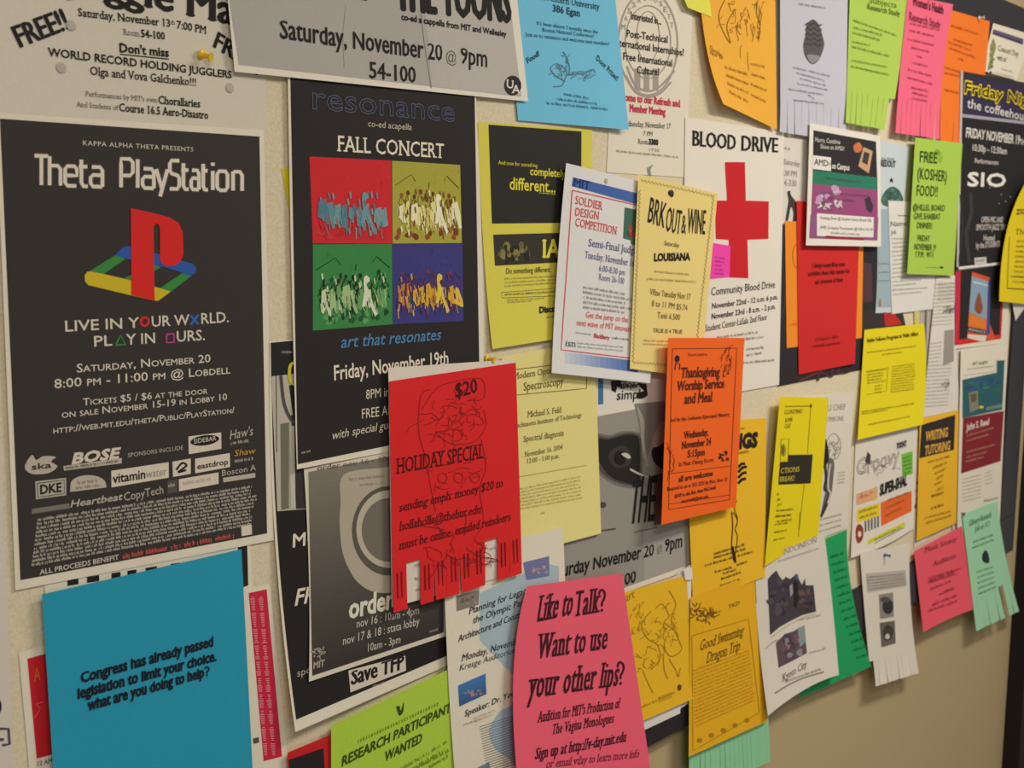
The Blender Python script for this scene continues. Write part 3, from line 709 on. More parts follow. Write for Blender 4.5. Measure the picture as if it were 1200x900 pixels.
e_.T(P, '54-100', 500, 342, 702, 364, 70, INK, part='date_line', bold=.012, bx=.02)
e_.E(P, 1128, 376, 38, 44, (50, 46, 48), part='logo', lvl=3); e_.T(P, 'U', 1102, 385, 1130, 390, 36, (236, 230, 220), part='logo', lvl=4, serif=True, bold=.02)
e_.T(P, 'A', 1126, 408, 1160, 412, 36, (236, 230, 220), part='logo', lvl=4, serif=True, bold=.02)
e_.L(P, [(725, 60), (738, 180), (770, 388)], 2.5, (120, 112, 106), part='fold_line')
e_.L(P, [(395, 20), (380, 160), (388, 300)], 1.5, (140, 134, 128), part='fold_line')

# concert poster
P = K['res']
R(P, [(340, 78), (556, 100), (563, 500), (349, 544)], (43, 38, 37), 'black_field', 1, 18)
e_.T(P, 'resonance', 250, 478, 872, 535, 100, (92, 98, 126), part='headline', outline=.014)
e_.T(P, 'co-ed acapella', 492, 556, 684, 572, 28, (214, 200, 176), it=.1)
e_.T(P, 'FALL CONCERT', 362, 664, 826, 695, 66, (244, 232, 208), part='headline', bold=.008, serif=True)
QR = [e_.p((235, 688)), e_.p((595, 705)), f_.p((598, 245)), f_.p((250, 245))]
QY = [e_.p((598, 706)), e_.p((897, 725)), f_.p((905, 243)), f_.p((600, 245))]
QG = f_.q([(250, 249), (598, 247), (600, 600), (250, 628)]); QB = f_.q([(600, 247), (907, 245), (912, 586), (601, 600)])
def crowd(q, base, legs, dark, hi, arms, seed, floor=None):
    R(P, q, base, 'crowd_picture', 2, 10)
    h = homography(UNIT, q); g = lambda l: [happ(h, x) for x in l]; rnd = random.Random(seed)
    xs = [.13, .22, .31, .40, .49, .58, .68, .82, .90]
    if floor:
        for i in range(14):
            x = rnd.uniform(.06, .92); yy = rnd.uniform(.84, .93); POLY(P, g([(x + rnd.uniform(.025, .05) * math.cos(t * .9), yy + rnd.uniform(.025, .05) * math.sin(t * .9)) for t in range(7)]), rnd.choice(floor), 'crowd_picture', 3)
    if dark:
        for x in xs:
            y = rnd.uniform(.34, .44); k = rnd.uniform(.018, .03)
            POLY(P, g([(x + k * math.cos(t * .9), y + k * 1.2 * math.sin(t * .9)) for t in range(7)]), rnd.choice(dark), 'crowd_picture', 3)
            for _ in range(9):
                u = x + rnd.uniform(-.055, .055); v = rnd.uniform(y + .02, .62); w = rnd.uniform(.008, .022); l = rnd.uniform(.04, .11); s = rnd.uniform(-.04, .04)
                POLY(P, g([(u, v), (u + w, v), (u + w + s, v + l), (u + s, v + l)]), rnd.choice(dark), 'crowd_picture', 3)
            LINE(P, g([(x - .05, y + .12), (x - .01, y + .02), (x + .06, y + .1)]), .8, rnd.choice(dark), 'crowd_picture', 4)
    for i, x in enumerate(xs):
        c = rnd.choice(legs); y0 = rnd.uniform(.5, .6); y1 = rnd.uniform(.74, .86); k = rnd.uniform(.02, .045); s = rnd.uniform(-.02, .07)
        POLY(P, g([(x - k, y0), (x + k, y0 - .03), (x + k * .8 + s, y0 + .14), (x + k * 1.1 + s, y1), (x + s + .005, y1 + .01), (x + s * .5, y0 + .2), (x - k * .2, y1 - .03), (x - k * 1.2, y1 - .06)]), c, 'crowd_picture', 5)
    for i in range(70):
        x = rnd.uniform(.06, .93); y = rnd.uniform(.52, .82); w = rnd.uniform(.006, .014); l = rnd.uniform(.05, .14); s = rnd.uniform(-.01, .03)
        POLY(P, g([(x, y), (x + w, y), (x + w + s, y + l), (x + s, y + l)]), rnd.choice(legs + (dark or [base])), 'crowd_picture', 5.4)
    for i in range(40):
        x = rnd.uniform(.02, .96); y = rnd.uniform(.04, .5); w = rnd.uniform(.006, .02); l = rnd.uniform(.01, .05); k = rnd.uniform(-18, 14)
        POLY(P, g([(x, y), (x + w, y), (x + w, y + l), (x, y + l)]), tuple(max(0, min(255, int(b + k))) for b in base), 'crowd_picture', 2.4)
    POLY(P, g([(.62, .44), (.63, .40), (.66, .38), (.70, .41), (.70, .46), (.67, .47), (.66, .50), (.70, .58), (.74, .72), (.80, .86), (.77, .89), (.72, .78), (.68, .66), (.64, .76), (.60, .76), (.63, .58)]), hi, 'crowd_picture', 6)
    for i in range(30):
        x = rnd.uniform(.08, .92); y = rnd.uniform(.34, .85)
        POLY(P, g([(x, y), (x + .018, y - .02), (x + .03, y + .05), (x + .012, y + .07)]), rnd.choice((dark or legs) + legs), 'crowd_picture', 6)
    if arms:
        for pl in ([(.04, .30), (.27, .16), (.33, .24)], [(.75, .22), (.79, .15), (.97, .30)], [(.52, .32), (.53, .24)]):
            LINE(P, g(pl), .8, arms, 'crowd_picture', 4)
crowd(QR, (216, 40, 48), [(100, 150, 160), (84, 132, 150), (120, 168, 170)], None, (112, 160, 172), None, 1, [(196, 40, 46), (206, 60, 66)])
crowd(QY, (178, 172, 66), [(236, 230, 150), (220, 206, 110), (244, 240, 190)], [(120, 70, 34), (150, 96, 44), (96, 60, 30)], (246, 244, 210), (110, 80, 40), 2, [(122, 62, 34), (150, 80, 40)])
crowd(QG, (62, 140, 74), [(170, 200, 140), (210, 224, 180), (110, 170, 100)], [(24, 60, 36), (34, 80, 44), (20, 40, 28)], (226, 232, 206), (24, 46, 30), 3, [(24, 70, 40), (36, 90, 50), (100, 170, 100)])
crowd(QB, (64, 62, 132), [(222, 176, 50), (200, 130, 50), (234, 200, 70)], [(98, 50, 90), (120, 60, 80), (80, 60, 130)], (236, 204, 80), None, 4, None)
f_.T(P, 'art that resonates', 372, 704, 810, 668, 52, (82, 138, 184), part='slogan', it=.25, bold=.01)
f_.T(P, 'Friday, November 19th', 345, 846, 845, 775, 62, (240, 228, 206), part='date_line', bold=.012)
g_.T(P, '8PM in 10-250', 484, 104, 700, 74, 40, (226, 214, 192)); g_.T(P, 'FREE ADMISSION', 466, 190, 740, 150, 42, (226, 214, 192))
g_.T(P, 'with special guests', 332, 282, 640, 222, 36, (220, 208, 186), it=.25)
g_.G(P, 200, 344, 245, 336, 12, (180, 170, 150))

# music poster
P = K['music']
Z2 = V(270, 380, 6); Z3 = V(270, 530, 6); Z4 = V(270, 680, 6); Z5 = V(320, 770, 6)
RU(P, .012, .012, .98, .972, (36, 31, 30), 'black_field', 1, 20)
Z2.R(P, [(285, 130), (640, 95), (640, 330), (288, 365)], (36, 34, 34), part='building_picture', lvl=2)
R(P, [Z2.p((286, 360)), Z2.p((640, 330)), Z3.p((640, 390)), Z3.p((330, 415))], (196, 188, 172), 'building_picture', 2)
Z2.L(P, [(322, 362), (326, 900)], 7, (110, 104, 96), part='building_picture', lvl=3)
R(P, [Z2.p((352, 700)), Z2.p((412, 690)), Z3.p((412, 395)), Z3.p((358, 405))], (120, 118, 98), 'building_picture', 3)
R(P, [Z2.p((428, 640)), Z2.p((640, 620)), Z3.p((640, 390)), Z3.p((462, 398))], (60, 54, 54), 'building_picture', 3)
Z2.C(P, [(355, 360), (375, 540), (410, 640), (452, 700)], 22, (84, 80, 84), part='building_picture', lvl=4)
Z2.POLY(P, [(412, 430), (640, 400), (640, 620), (440, 640)], (40, 36, 36), part='building_picture', lvl=3)
R(P, [Z2.p((415, 720)), Z2.p((450, 712)), Z3.p((458, 390)), Z3.p((425, 392))], (206, 198, 184), 'building_picture', 4)
Z2.E(P, 395, 196, 42, 10, (120, 116, 108), part='building_picture', lvl=4)
Z2.C(P, [(470, 268), (425, 285), (415, 350), (430, 410), (470, 425)], 22, (214, 200, 40), part='yellow_letter', lvl=5)
Z3.T(P, 'MUSIC', 440, 668, 800, 610, 90, (232, 222, 204), bold=.02); Z4.T(P, 'FREE', 455, 178, 720, 120, 110, (232, 222, 204), it=.2, bold=.02)
Z4.T(P, 'spoken word', 470, 680, 840, 560, 50, (190, 180, 164))
Z5.R(P, [(530, 95), (930, -10), (935, 95), (545, 248)], (222, 212, 196), part='sticker_box', lvl=2)
Z5.T(P, 'Save TFP', 552, 196, 918, 82, 92, INK, part='sticker_box', bold=.02, bx=.045, xh=.56); Z5.G(P, 700, 210, 790, 180, 14, (150, 140, 130))

# ring poster
P = K['ring']
GRAD(P, [(361.5, 553), (518, 523), (520, 741), (366, 792)], (136, 129, 116), (58, 53, 50), 32)
Z3.T(P, 'order nov 16 - 10am', 612, 128, 1170, 50, 34, DIM)
L1, L2, L3, L4 = (186, 176, 156), (96, 90, 82), (196, 186, 166), (122, 115, 104)
POLY(P, CURVE([(403, 556), (399, 590), (398, 615), (401, 645), (408, 665), (420, 683), (440, 694), (470, 692), (495, 672), (508, 630), (506, 580), (500, 543), (450, 548)], 5, True)[:-1], L1, 'ring_picture', 2)
POLY(P, ELL(456, 622, 43.5, 52.5, 36), L2, 'ring_picture', 3); POLY(P, ELL(456, 620, 38.5, 45.5, 36), L3, 'ring_picture', 4); POLY(P, ELL(456, 621, 32, 37.5, 36), L4, 'ring_picture', 5)
Z3.G(P, 835, 200, 1090, 175, 24, (120, 112, 100), lvl=3); Z3.G(P, 910, 240, 1090, 220, 22, (130, 122, 108), lvl=3)
Z4.T(P, 'order', 836, 268, 1140, 196, 140, (234, 226, 208), part='headline', bold=.03)
h_.T(P, 'nov 16 : 10am - 4pm', 442, 284, 716, 222, 36, (214, 204, 188)); h_.T(P, 'nov 17 & 18 : stata lobby', 382, 360, 718, 270, 36, (214, 204, 188))
h_.T(P, '10am - 3pm', 492, 388, 634, 350, 34, (214, 204, 188)); h_.G(P, 762, 306, 806, 294, 14, (150, 140, 130))
Z4.SC(P, 622, 505, 36, 32, 22, (170, 160, 146), seed=2, wd=1.2); Z4.T(P, 'MIT', 585, 622, 660, 604, 46, (176, 166, 150), bold=.03)

# red holiday flyer and the white sheet behind
P = K['holiday']
DR = (158, 28, 34)
g_.T(P, '$20', 880, 98, 974, 72, 62, (60, 18, 20), serif=True, bold=.01)
g_.C(P, [(770, 60), (725, 90), (715, 240), (745, 360), (770, 500), (790, 600)], 3.5, DR); g_.C(P, [(730, 150), (790, 60), (860, 30), (990, 15), (1000, 100), (930, 110)], 3, DR)
g_.C(P, [(790, 250), (860, 300), (960, 290), (1010, 220), (1000, 150)], 3, DR); g_.C(P, [(990, 280), (1010, 400), (985, 500), (1000, 640), (970, 700)], 3, DR)
g_.SC(P, 860, 170, 130, 110, 46, DR, seed=4, wd=.75, size=.45); g_.SC(P, 880, 440, 130, 60, 14, DR, seed=5, wd=.7); g_.SC(P, 890, 760, 130, 100, 30, DR, seed=6, wd=.9, size=.5)
for x in (820, 890, 962): g_.RING(P, x, 450, 20, 22, 3, DR)
g_.T(P, 'HOLIDAY SPECIAL', 622, 432, 1000, 362, 66, (66, 18, 20), part='headline', serif=True)
g_.T(P, 'sending emph: money $20 to', 630, 600, 1085, 488, 38, (66, 18, 20), serif=True, it=.15); g_.T(P, 'hollaholla@thehut.edu', 632, 682, 985, 604, 38, (66, 18, 20), serif=True, it=.15)
g_.T(P, 'must be online, emailed reindeers', 632, 766, 1118, 636, 38, (66, 18, 20), serif=True, it=.15)
N_ = 10; MISS = (1, 7)
for i in range(N_):
    if i in MISS: continue
    for dx in (.35, .65):
        u = (i + dx) / N_
        pa = px_of(P.uvw(u, .83)); pb = px_of(P.uvw(u, .94)); LINE(P, [pa, pb], 1.3, (110, 26, 30), 'strip_print', 4)
strips(P, .80, N_, MISS, 11, gap=.012, loose=.0015)
P = K['hwhite']
for (x, y) in ((485, 665), (486, 680), (487, 693), (573, 632), (574, 645), (575, 660)): G(P, x, y, x + 9, y - 2, 4, GREY)

# yellow flyer: completely different
P = K['compdiff']
R(P, [(572.5, 146), (681.5, 154), (681, 261), (576.5, 262)], (44, 41, 38), 'black_box', 1); R(P, [(578, 275), (682, 272), (683, 306), (580, 311.5)], (58, 54, 44), 'black_box', 1)
YL = (236, 226, 70)
i_.T(P, 'And now for something', 90, 722, 262, 736, 18, YL); i_.T(P, 'completely', 230, 768, 384, 780, 34, YL, bold=.02); i_.T(P, 'different...', 140, 832, 340, 846, 52, YL, part='headline', bold=.015)
i_.G(P, 270, 850, 345, 856, 8, YL)
j_.B(P, 150, 285, 75, 38, 40, [(110, 102, 60), (80, 76, 50), (40, 38, 32), (140, 130, 70)], sz=(6, 16), tall=1.6)
j_.T(P, 'IAP', 288, 306, 400, 302, 76, YL, part='headline', serif=True, bold=.03)
j_.T(P, 'Do something different.', 125, 378, 320, 370, 24, INK)
j_.GB(P, [(115, 388), (365, 376), (365, 420), (118, 436)], 3, 9, DIM, seed=1); FRAME(P, j_.q([(104, 460), (365, 440), (365, 474), (108, 484)]), .5, DIM)
j_.G(P, 118, 474, 350, 460, 11, INK); j_.GB(P, [(130, 488), (350, 476), (240, 500), (130, 508)], 2, 9, DIM, seed=2); j_.T(P, 'Discover', 272, 550, 380, 540, 26, INK, bold=.05); j_.G(P, 300, 572, 365, 568, 8, DIM)

# tilted white flyer
P = K['soldier']
SB = (70, 106, 178)
i_.R(P, [(418, 778), (790, 872), (786, 922), (412, 818)], SB, n=6); i_.T(P, 'MIT', 422, 818, 492, 834, 36, (30, 50, 120), serif=True, bold=.02)
FRAME(P, [i_.p((415, 836)), i_.p((800, 925)), j_.p((765, 760)), j_.p((366, 712))], 1.1, (224, 66, 56))
for s, y0, y1, x1 in (('SOLDIER', 70, 98, 546), ('DESIGN', 122, 140, 530), ('COMPETITION', 168, 206, 608)): j_.T(P, s, 428, y0, x1, y1, 36, (222, 60, 50), part='headline', serif=True)
j_.R(P, [(645, 86), (740, 105), (735, 250), (638, 222)], (70, 110, 90), n=4, part='picture'); j_.B(P, 690, 200, 34, 40, 12, [(190, 60, 60), (90, 130, 100), (60, 90, 80)], sz=(8, 18))
j_.T(P, 'Semi-Final Judging', 486, 256, 720, 296, 32, (84, 92, 150), serif=True); j_.T(P, 'Tuesday, November 16, 2004', 470, 308, 740, 356, 30, (104, 110, 158), serif=True)
j_.T(P, '6:00-8:30 pm', 532, 366, 646, 386, 28, (104, 110, 158)); j_.T(P, 'Room 26-100', 532, 405, 642, 424, 28, (104, 110, 158))
j_.GB(P, [(462, 420), (690, 460), (690, 560), (462, 530)], 5, 14, DIM, seed=8, ragged=.2)
j_.T(P, 'Get the jump on the', 474, 570, 660, 592, 26, (222, 70, 56)); j_.T(P, 'next wave of MIT innovation', 434, 604, 690, 636, 26, (222, 70, 56))
j_.T(P, 'BlackBerry', 510, 658, 578, 668, 18, (210, 60, 50), bold=.03); j_.G(P, 430, 640, 500, 650, 10, GREY); j_.G(P, 590, 664, 665, 672, 12, INK)
j_.T(P, 'isn', 386, 696, 428, 700, 30, (80, 80, 100), serif=True); j_.GB(P, [(436, 670), (640, 690), (640, 720), (436, 702)], 2, 9, DIM, seed=9)
GRAD(P, j_.q([(384, 770), (382, 722), (700, 762), (704, 812)]), (214, 220, 230), SB, 14)

# tan-yellow flyer with zigzag border
P = K['break']
def zig(v, a, b, n, amp, col=(70, 54, 30), wd=2.2):
    pts = []
    for i in range(n * 2 + 1):
        t = i / (n * 2); x = a[0] + (b[0] - a[0]) * t; y = a[1] + (b[1] - a[1]) * t; L = math.hypot(b[0] - a[0], b[1] - a[1])
        k = amp * (1 if i % 2 else -1) / 2; pts.append((x - (b[1] - a[1]) / L * k, y + (b[0] - a[0]) / L * k))
    v.L(P, pts, wd, col, part='zigzag_border')
zig(i_, (718, 792), (1038, 862), 20, 10); ZA, ZB = i_.p((718, 792)), i_.p((1038, 862))
zig(j_, (712, 10), (682, 768), 40, 8); zig(j_, (1036, 40), (960, 690), 36, 8); zig(j_, (682, 768), (980, 788), 20, 10)
j_.T(P, 'BRK', 746, 150, 818, 176, 112, INK, part='headline', bx=.006); j_.T(P, 'OUT', 824, 190, 888, 206, 108, INK, part='headline', bx=.006); j_.T(P, '&', 894, 200, 914, 202, 84, INK, part='headline'); j_.T(P, 'WINE', 920, 198, 998, 205, 108, INK, part='headline', bx=.006)
i_.E(P, 848, 848, 12, 14, INK); j_.T(P, 'Saturday', 818, 252, 884, 262, 20, (90, 74, 46), it=.2); j_.T(P, 'LOUISIANA', 776, 322, 932, 318, 32, INK, bold=.05)
for y in (372, 405): j_.G(P, 775 - (y - 372), y, 930 + (y - 372), y + 14, 12, (140, 116, 70))
j_.T(P, 'Wine Tuesday Nov 17', 756, 470, 934, 492, 26, (120, 98, 56), serif=True); j_.T(P, '8 to 11 PM $5.74', 764, 520, 920, 540, 26, (120, 98, 56)); j_.T(P, 'Tank 6.500', 788, 572, 888, 582, 26, (120, 98, 56))
j_.T(P, 'TRUE IS 4 TRUE', 770, 636, 898, 642, 18, INK); j_.GB(P, [(730, 660), (945, 668), (945, 700), (725, 690)], 2, 10, (150, 126, 74), seed=3)

# blood drive poster
P = K['blood']
i_.T(P, 'BLOOD', 945, 640, 1132, 658, 66, INK, part='headline', serif=True, bx=.04); i_.T(P, 'DRIVE', 1160, 662, 1318, 670, 66, INK, part='headline', serif=True, bx=.04)
RC = (214, 30, 40)
POLY(P, [(849.5, 190), (873, 190), (874, 235), (901, 236), (900.5, 280), (876, 281), (877, 326), (854.5, 325), (854, 281), (839, 280), (838, 235), (852, 235)], RC, 'red_cross', 2)
j_.T(P, 'Community Blood Drive', 1026, 474, 1306, 440, 34, INK, part='headline'); 
for s, x0, y0, x1, y1 in (('November 22nd - 12 n.m. 6 p.m.', 1030, 532, 1318, 490), ('November 23rd - 8 a.m. - 2 p.m.', 1028, 578, 1308, 532)): j_.T(P, s, x0, y0, x1, y1, 24, INK, bold=.01)
j_.T(P, 'Student Center-LaSala 2nd Floor', 1000, 632, 1272, 580, 28, INK)
for x0, y0, x1, y1 in ((1050, 664, 1230, 640), (1020, 690, 1258, 660), (1180, 716, 1262, 706), (1180, 742, 1250, 730), (1150, 776, 1310, 762)): j_.G(P, x0, y0, x1, y1, 14, DIM)
P = K['note']
j_.GB(P, [(1045, 290), (1095, 300), (1095, 385), (1040, 380)], 5, 10, (150, 30, 110), seed=4, ragged=.4)

# sky blue flyer
P = K['aqua']
BI = (38, 70, 90)
i_.T(P, 'Northwestern University', 215, -14, 535, 44, 30, BI, serif=True); i_.T(P, '386 Egan', 330, 50, 448, 72, 30, BI, serif=True, bold=.02)
i_.T(P, "It's been almost 3 months since the", 260, 108, 528, 148, 16, BI, serif=True); i_.T(P, 'Boston National Conference!', 285, 138, 510, 165, 16, BI, serif=True); i_.T(P, 'Join us to reminisce and welcome new members!', 210, 158, 578, 200, 16, BI, serif=True)
i_.T(P, 'Food!', 220, 278, 272, 244, 24, BI, serif=True, bold=.02); i_.T(P, 'Door Prizes!', 520, 262, 612, 356, 26, BI, serif=True, bold=.01)
FE = (88, 130, 146)
i_.C(P, [(330, 380), (370, 375), (395, 330), (450, 325), (505, 305), (515, 320)], 5, FE); i_.C(P, [(400, 330), (402, 290), (380, 235), (372, 230)], 5, FE); i_.C(P, [(385, 360), (340, 330), (320, 300), (345, 280), (380, 300), (395, 330)], 4, FE)
i_.SC(P, 350, 310, 32, 32, 26, FE, seed=1, wd=.7); i_.SC(P, 455, 328, 50, 18, 28, FE, seed=2, wd=.7); i_.SC(P, 388, 270, 16, 34, 14, FE, seed=3, wd=.7)
for x0, y0, x1, y1 in ((378, 418, 492, 438), (345, 440, 525, 462), (302, 458, 572, 486)): i_.G(P, x0, y0, x1, y1, 14, BI)

# white flyer with seal
P = K['intern']
SG = (168, 160, 150)
i_.RING(P, 748, 190, 130, 228, 7, SG, part='seal'); i_.RING(P, 748, 185, 100, 160, 5, SG, part='seal'); i_.RING(P, 748, 160, 50, 110, 4, SG, part='seal')
for t in range(12):
    an = math.radians(200 + t * 12.5); x, y = 748 + 114 * math.cos(an), 186 + 196 * math.sin(an); i_.T(P, 'MASSACHUSETTS'[t], x - 8, y + 10, x + 8, y + 12, 24, SG, part='seal')
for x in (700, 740, 780): i_.R(P, [(x - 12, 300), (x + 14, 303), (x + 14, 400), (x - 12, 396)], SG, part='seal', n=3)
i_.C(P, [(655, 290), (690, 370), (745, 400), (800, 380), (865, 310)], 9, SG, part='seal'); i_.C(P, [(650, 330), (690, 400), (745, 425), (800, 410), (850, 360)], 9, SG, part='seal')
for s, x0, y0, x1, y1 in (('Interested in...', 674, 84, 806, 108), ('Post-Technical', 655, 162, 834, 188), ('International Internships?', 600, 200, 906, 246), ('Free International', 640, 262, 854, 292), ('Culture?', 700, 322, 798, 332)): i_.T(P, s, x0, y0, x1, y1, 32, INK, bold=.015)
i_.T(P, 'Come to our Refresh and', 630, 440, 888, 470, 32, (214, 50, 80), serif=True, bold=.03); i_.T(P, 'Member Meeting', 668, 490, 824, 506, 32, (214, 50, 80), serif=True, bold=.03)
i_.T(P, 'Wednesday, November 17', 628, 552, 848, 566, 24, DIM, serif=True); i_.T(P, '7 PM', 728, 596, 768, 598, 20, DIM, serif=True); i_.T(P, 'Room', 706, 632, 748, 634, 22, DIM, serif=True); i_.T(P, '3300', 752, 634, 792, 638, 24, INK, bold=.05)
i_.T(P, '1930', 754, 664, 798, 668, 14, SG); i_.G(P, 608, 668, 886, 696, 12, DIM)
i_.POLY(P, [(742, 738), (772, 722), (758, 745), (764, 772), (748, 768)], (150, 146, 140), part='torn_tape')

# top row of coloured flyers
P = K['golden']; OK = (150, 96, 30)
i_.C(P, [(1085, 0), (1060, 60), (1070, 120), (1110, 190), (1095, 110), (1130, 40)], 4, OK); i_.SC(P, 1110, 70, 50, 80, 20, OK, seed=1, wd=.6); i_.SC(P, 1180, 130, 30, 110, 14, OK, seed=2, wd=.6)
m_.C(P, [(30, 0), (25, 60), (40, 110), (35, 170), (25, 160)], 4, OK); m_.SC(P, 35, 80, 22, 80, 16, OK, seed=3, wd=.6)
i_.T(P, 'Thursday', 1015, 215, 1070, 250, 20, OK, it=.2); i_.T(P, 'Nov 18', 1020, 238, 1075, 262, 18, OK, it=.2)
for k in range(4): i_.G(P, 1085 + 6 * k, 300 + 36 * k, 1190, 335 + 40 * k, 16, OK); m_.G(P, 0, 285 + k * 45, 70, 300 + k * 52, 14, OK)
P = K['lav']; LK = (110, 106, 116)
m_.G(P, 210, 22, 330, 40, 12, LK)
m_.CP(P, [(240, 155), (245, 110), (272, 85), (300, 110), (315, 160), (322, 200), (300, 260), (270, 282), (240, 250), (230, 200)], (92, 88, 90), part='oval_picture')
for k in range(5): m_.L(P, [(238, 110 + k * 22), (250, 100 + k * 22), (262, 112 + k * 22), (276, 100 + k * 22), (292, 114 + k * 22), (312, 108 + k * 22)], 6, (60, 56, 58), part='oval_picture', lvl=3)
m_.CP(P, [(250, 240), (300, 246), (290, 268), (270, 278), (255, 264)], (150, 146, 152), part='oval_picture', lvl=3)
for k, (x0, x1) in enumerate(((185, 350), (200, 330), (215, 330), (205, 340), (165, 320), (250, 280), (185, 325))): m_.G(P, x0, 300 + k * 24, x1, 340 + k * 20, 11, LK)
P = K['lime']; LMK = (88, 116, 30)
m_.T(P, 'Subjects', 520, 12, 640, 36, 26, LMK, serif=True); m_.T(P, 'Research Study', 512, 40, 655, 72, 24, LMK, bold=.02)
for k, (x0, y0, x1, y1) in enumerate(((450, 95, 640, 160), (448, 125, 580, 160), (446, 148, 570, 182), (446, 188, 525, 205), (444, 210, 608, 252), (442, 270, 600, 300), (440, 296, 606, 334))): m_.G(P, x0, y0, x1, y1, 13, LMK)
P = K['pinktop']; PK = (140, 40, 66)
m_.T(P, "Women's Health", 710, 22, 845, 62, 38, (110, 26, 50), part='headline', bold=.03); m_.T(P, 'Research Study', 696, 88, 832, 126, 36, (140, 40, 66), part='headline', bold=.015)
for k, (x0, y0, x1, y1) in enumerate(((700, 108, 820, 134), (696, 138, 806, 165), (688, 176, 806, 205), (706, 214, 786, 234), (728, 250, 760, 262), (708, 280, 782, 298), (690, 310, 796, 340), (688, 345, 800, 376), (705, 390, 780, 406), (708, 412, 778, 430), (706, 435, 776, 450))): m_.G(P, x0, y0, x1, y1, 13, PK)
P = K['orafar']; OKK = (176, 84, 20)
for k, (x0, y0, x1, y1) in enumerate(((880, 118, 1000, 155), (890, 178, 975, 205), (868, 190, 970, 228), (870, 215, 990, 260), (910, 262, 940, 272), (850, 300, 930, 326), (850, 325, 925, 342), (850, 400, 915, 415))): m_.G(P, x0, y0, x1, y1, 14, OKK)
P = K['concert']
Y6 = V(1000, 0, 6)
Y6.R(P, [(985, 205), (1196, 275), (1192, 315), (978, 240)], (74, 60, 92)); Y6.R(P, [(990, 215), (1190, 285), (1188, 292), (988, 224)], (120, 110, 140), lvl=2)
Y6.CP(P, [(985, 270), (1002, 330), (985, 400), (975, 470), (945, 490), (962, 400), (968, 320)], (140, 150, 90), part='figure_picture'); Y6.B(P, 975, 380, 14, 100, 16, [(170, 120, 90), (90, 110, 70), (150, 160, 110)], sz=(6, 12), part='figure_picture', lvl=3)
Y6.T(P, 'Concert Day', 1018, 355, 1160, 400, 40, DIM, serif=True); Y6.T(P, 'with us!', 1012, 420, 1076, 436, 36, DIM, serif=True); Y6.G(P, 1040, 490, 1120, 510, 14, DIM); Y6.G(P, 990, 515, 1130, 548, 12, DIM)
Y6.E(P, 938, 512, 12, 8, INK); Y6.E(P, 965, 508, 10, 8, INK)

# computer flyer
P = K['amd']
m_.R(P, [(275, 572), (550, 622), (555, 780), (272, 748)], (46, 42, 46)); m_.R(P, [(272, 748), (556, 778), (557, 835), (270, 808)], (44, 128, 100))
m_.R(P, [(270, 808), (557, 835), (558, 1010), (262, 1000)], (160, 78, 128)); n_.B(P, 335, 50, 60, 60, 18, [(206, 160, 196), (140, 96, 150), (220, 190, 214), (120, 70, 110)], sz=(8, 20), part='picture'); n_.B(P, 340, 80, 60, 26, 26, [(226, 216, 226), (120, 90, 90)], sz=(4, 9), part='picture', lvl=3)
R(P, n_.q([(262, 120), (560, 130), (556, 232), (256, 222)]), (150, 90, 134), lvl=2); n_.R(P, [(290, 112), (540, 130), (538, 218), (290, 212)], (240, 234, 228), lvl=3)
n_.R(P, [(330, 210), (498, 222), (496, 230), (330, 222)], (168, 30, 60), lvl=4)
m_.CP(P, [(452, 640), (475, 625), (490, 650), (475, 670), (455, 665)], (214, 120, 70), part='picture', lvl=3); m_.POLY(P, [(495, 645), (535, 665), (518, 762), (472, 730)], (212, 170, 130), part='picture', lvl=3); m_.POLY(P, [(498, 665), (522, 675), (512, 725), (488, 712)], (70, 60, 60), part='picture', lvl=4)
m_.T(P, 'Hurry, Combine', 282, 622, 392, 634, 20, (226, 218, 206), bold=.01); m_.T(P, 'Shine at AMD!', 305, 652, 410, 662, 18, (226, 218, 206), bold=.01)
m_.R(P, [(272, 682), (352, 692), (352, 752), (270, 742)], (240, 234, 226), lvl=3); m_.T(P, 'AMD', 278, 724, 338, 732, 28, INK, part='logo', lvl=4, bold=.01); m_.T(P, '>1', 338, 732, 350, 733, 24, INK, part='logo', lvl=4)
m_.T(P, 'on Campus', 356, 740, 432, 748, 24, (240, 232, 220), bold=.03); m_.G(P, 330, 788, 490, 806, 14, (30, 70, 60), lvl=3)
m_.G(P, 300, 850, 520, 866, 12, (86, 40, 72), lvl=3); m_.G(P, 380, 882, 460, 888, 12, (86, 40, 72), lvl=3)
n_.T(P, 'Evening Show @ Student Center Room 208', 306, 138, 528, 150, 13, INK, lvl=4); n_.T(P, 'AMD Company Presentation @ 6:30 in 34-101', 304, 180, 534, 190, 13, INK, lvl=4); n_.G(P, 350, 202, 480, 210, 10, DIM, lvl=4)
n_.POLY(P, [(500, 50), (520, 35), (538, 80), (530, 112), (508, 95)], (70, 50, 66), part='picture', lvl=3)

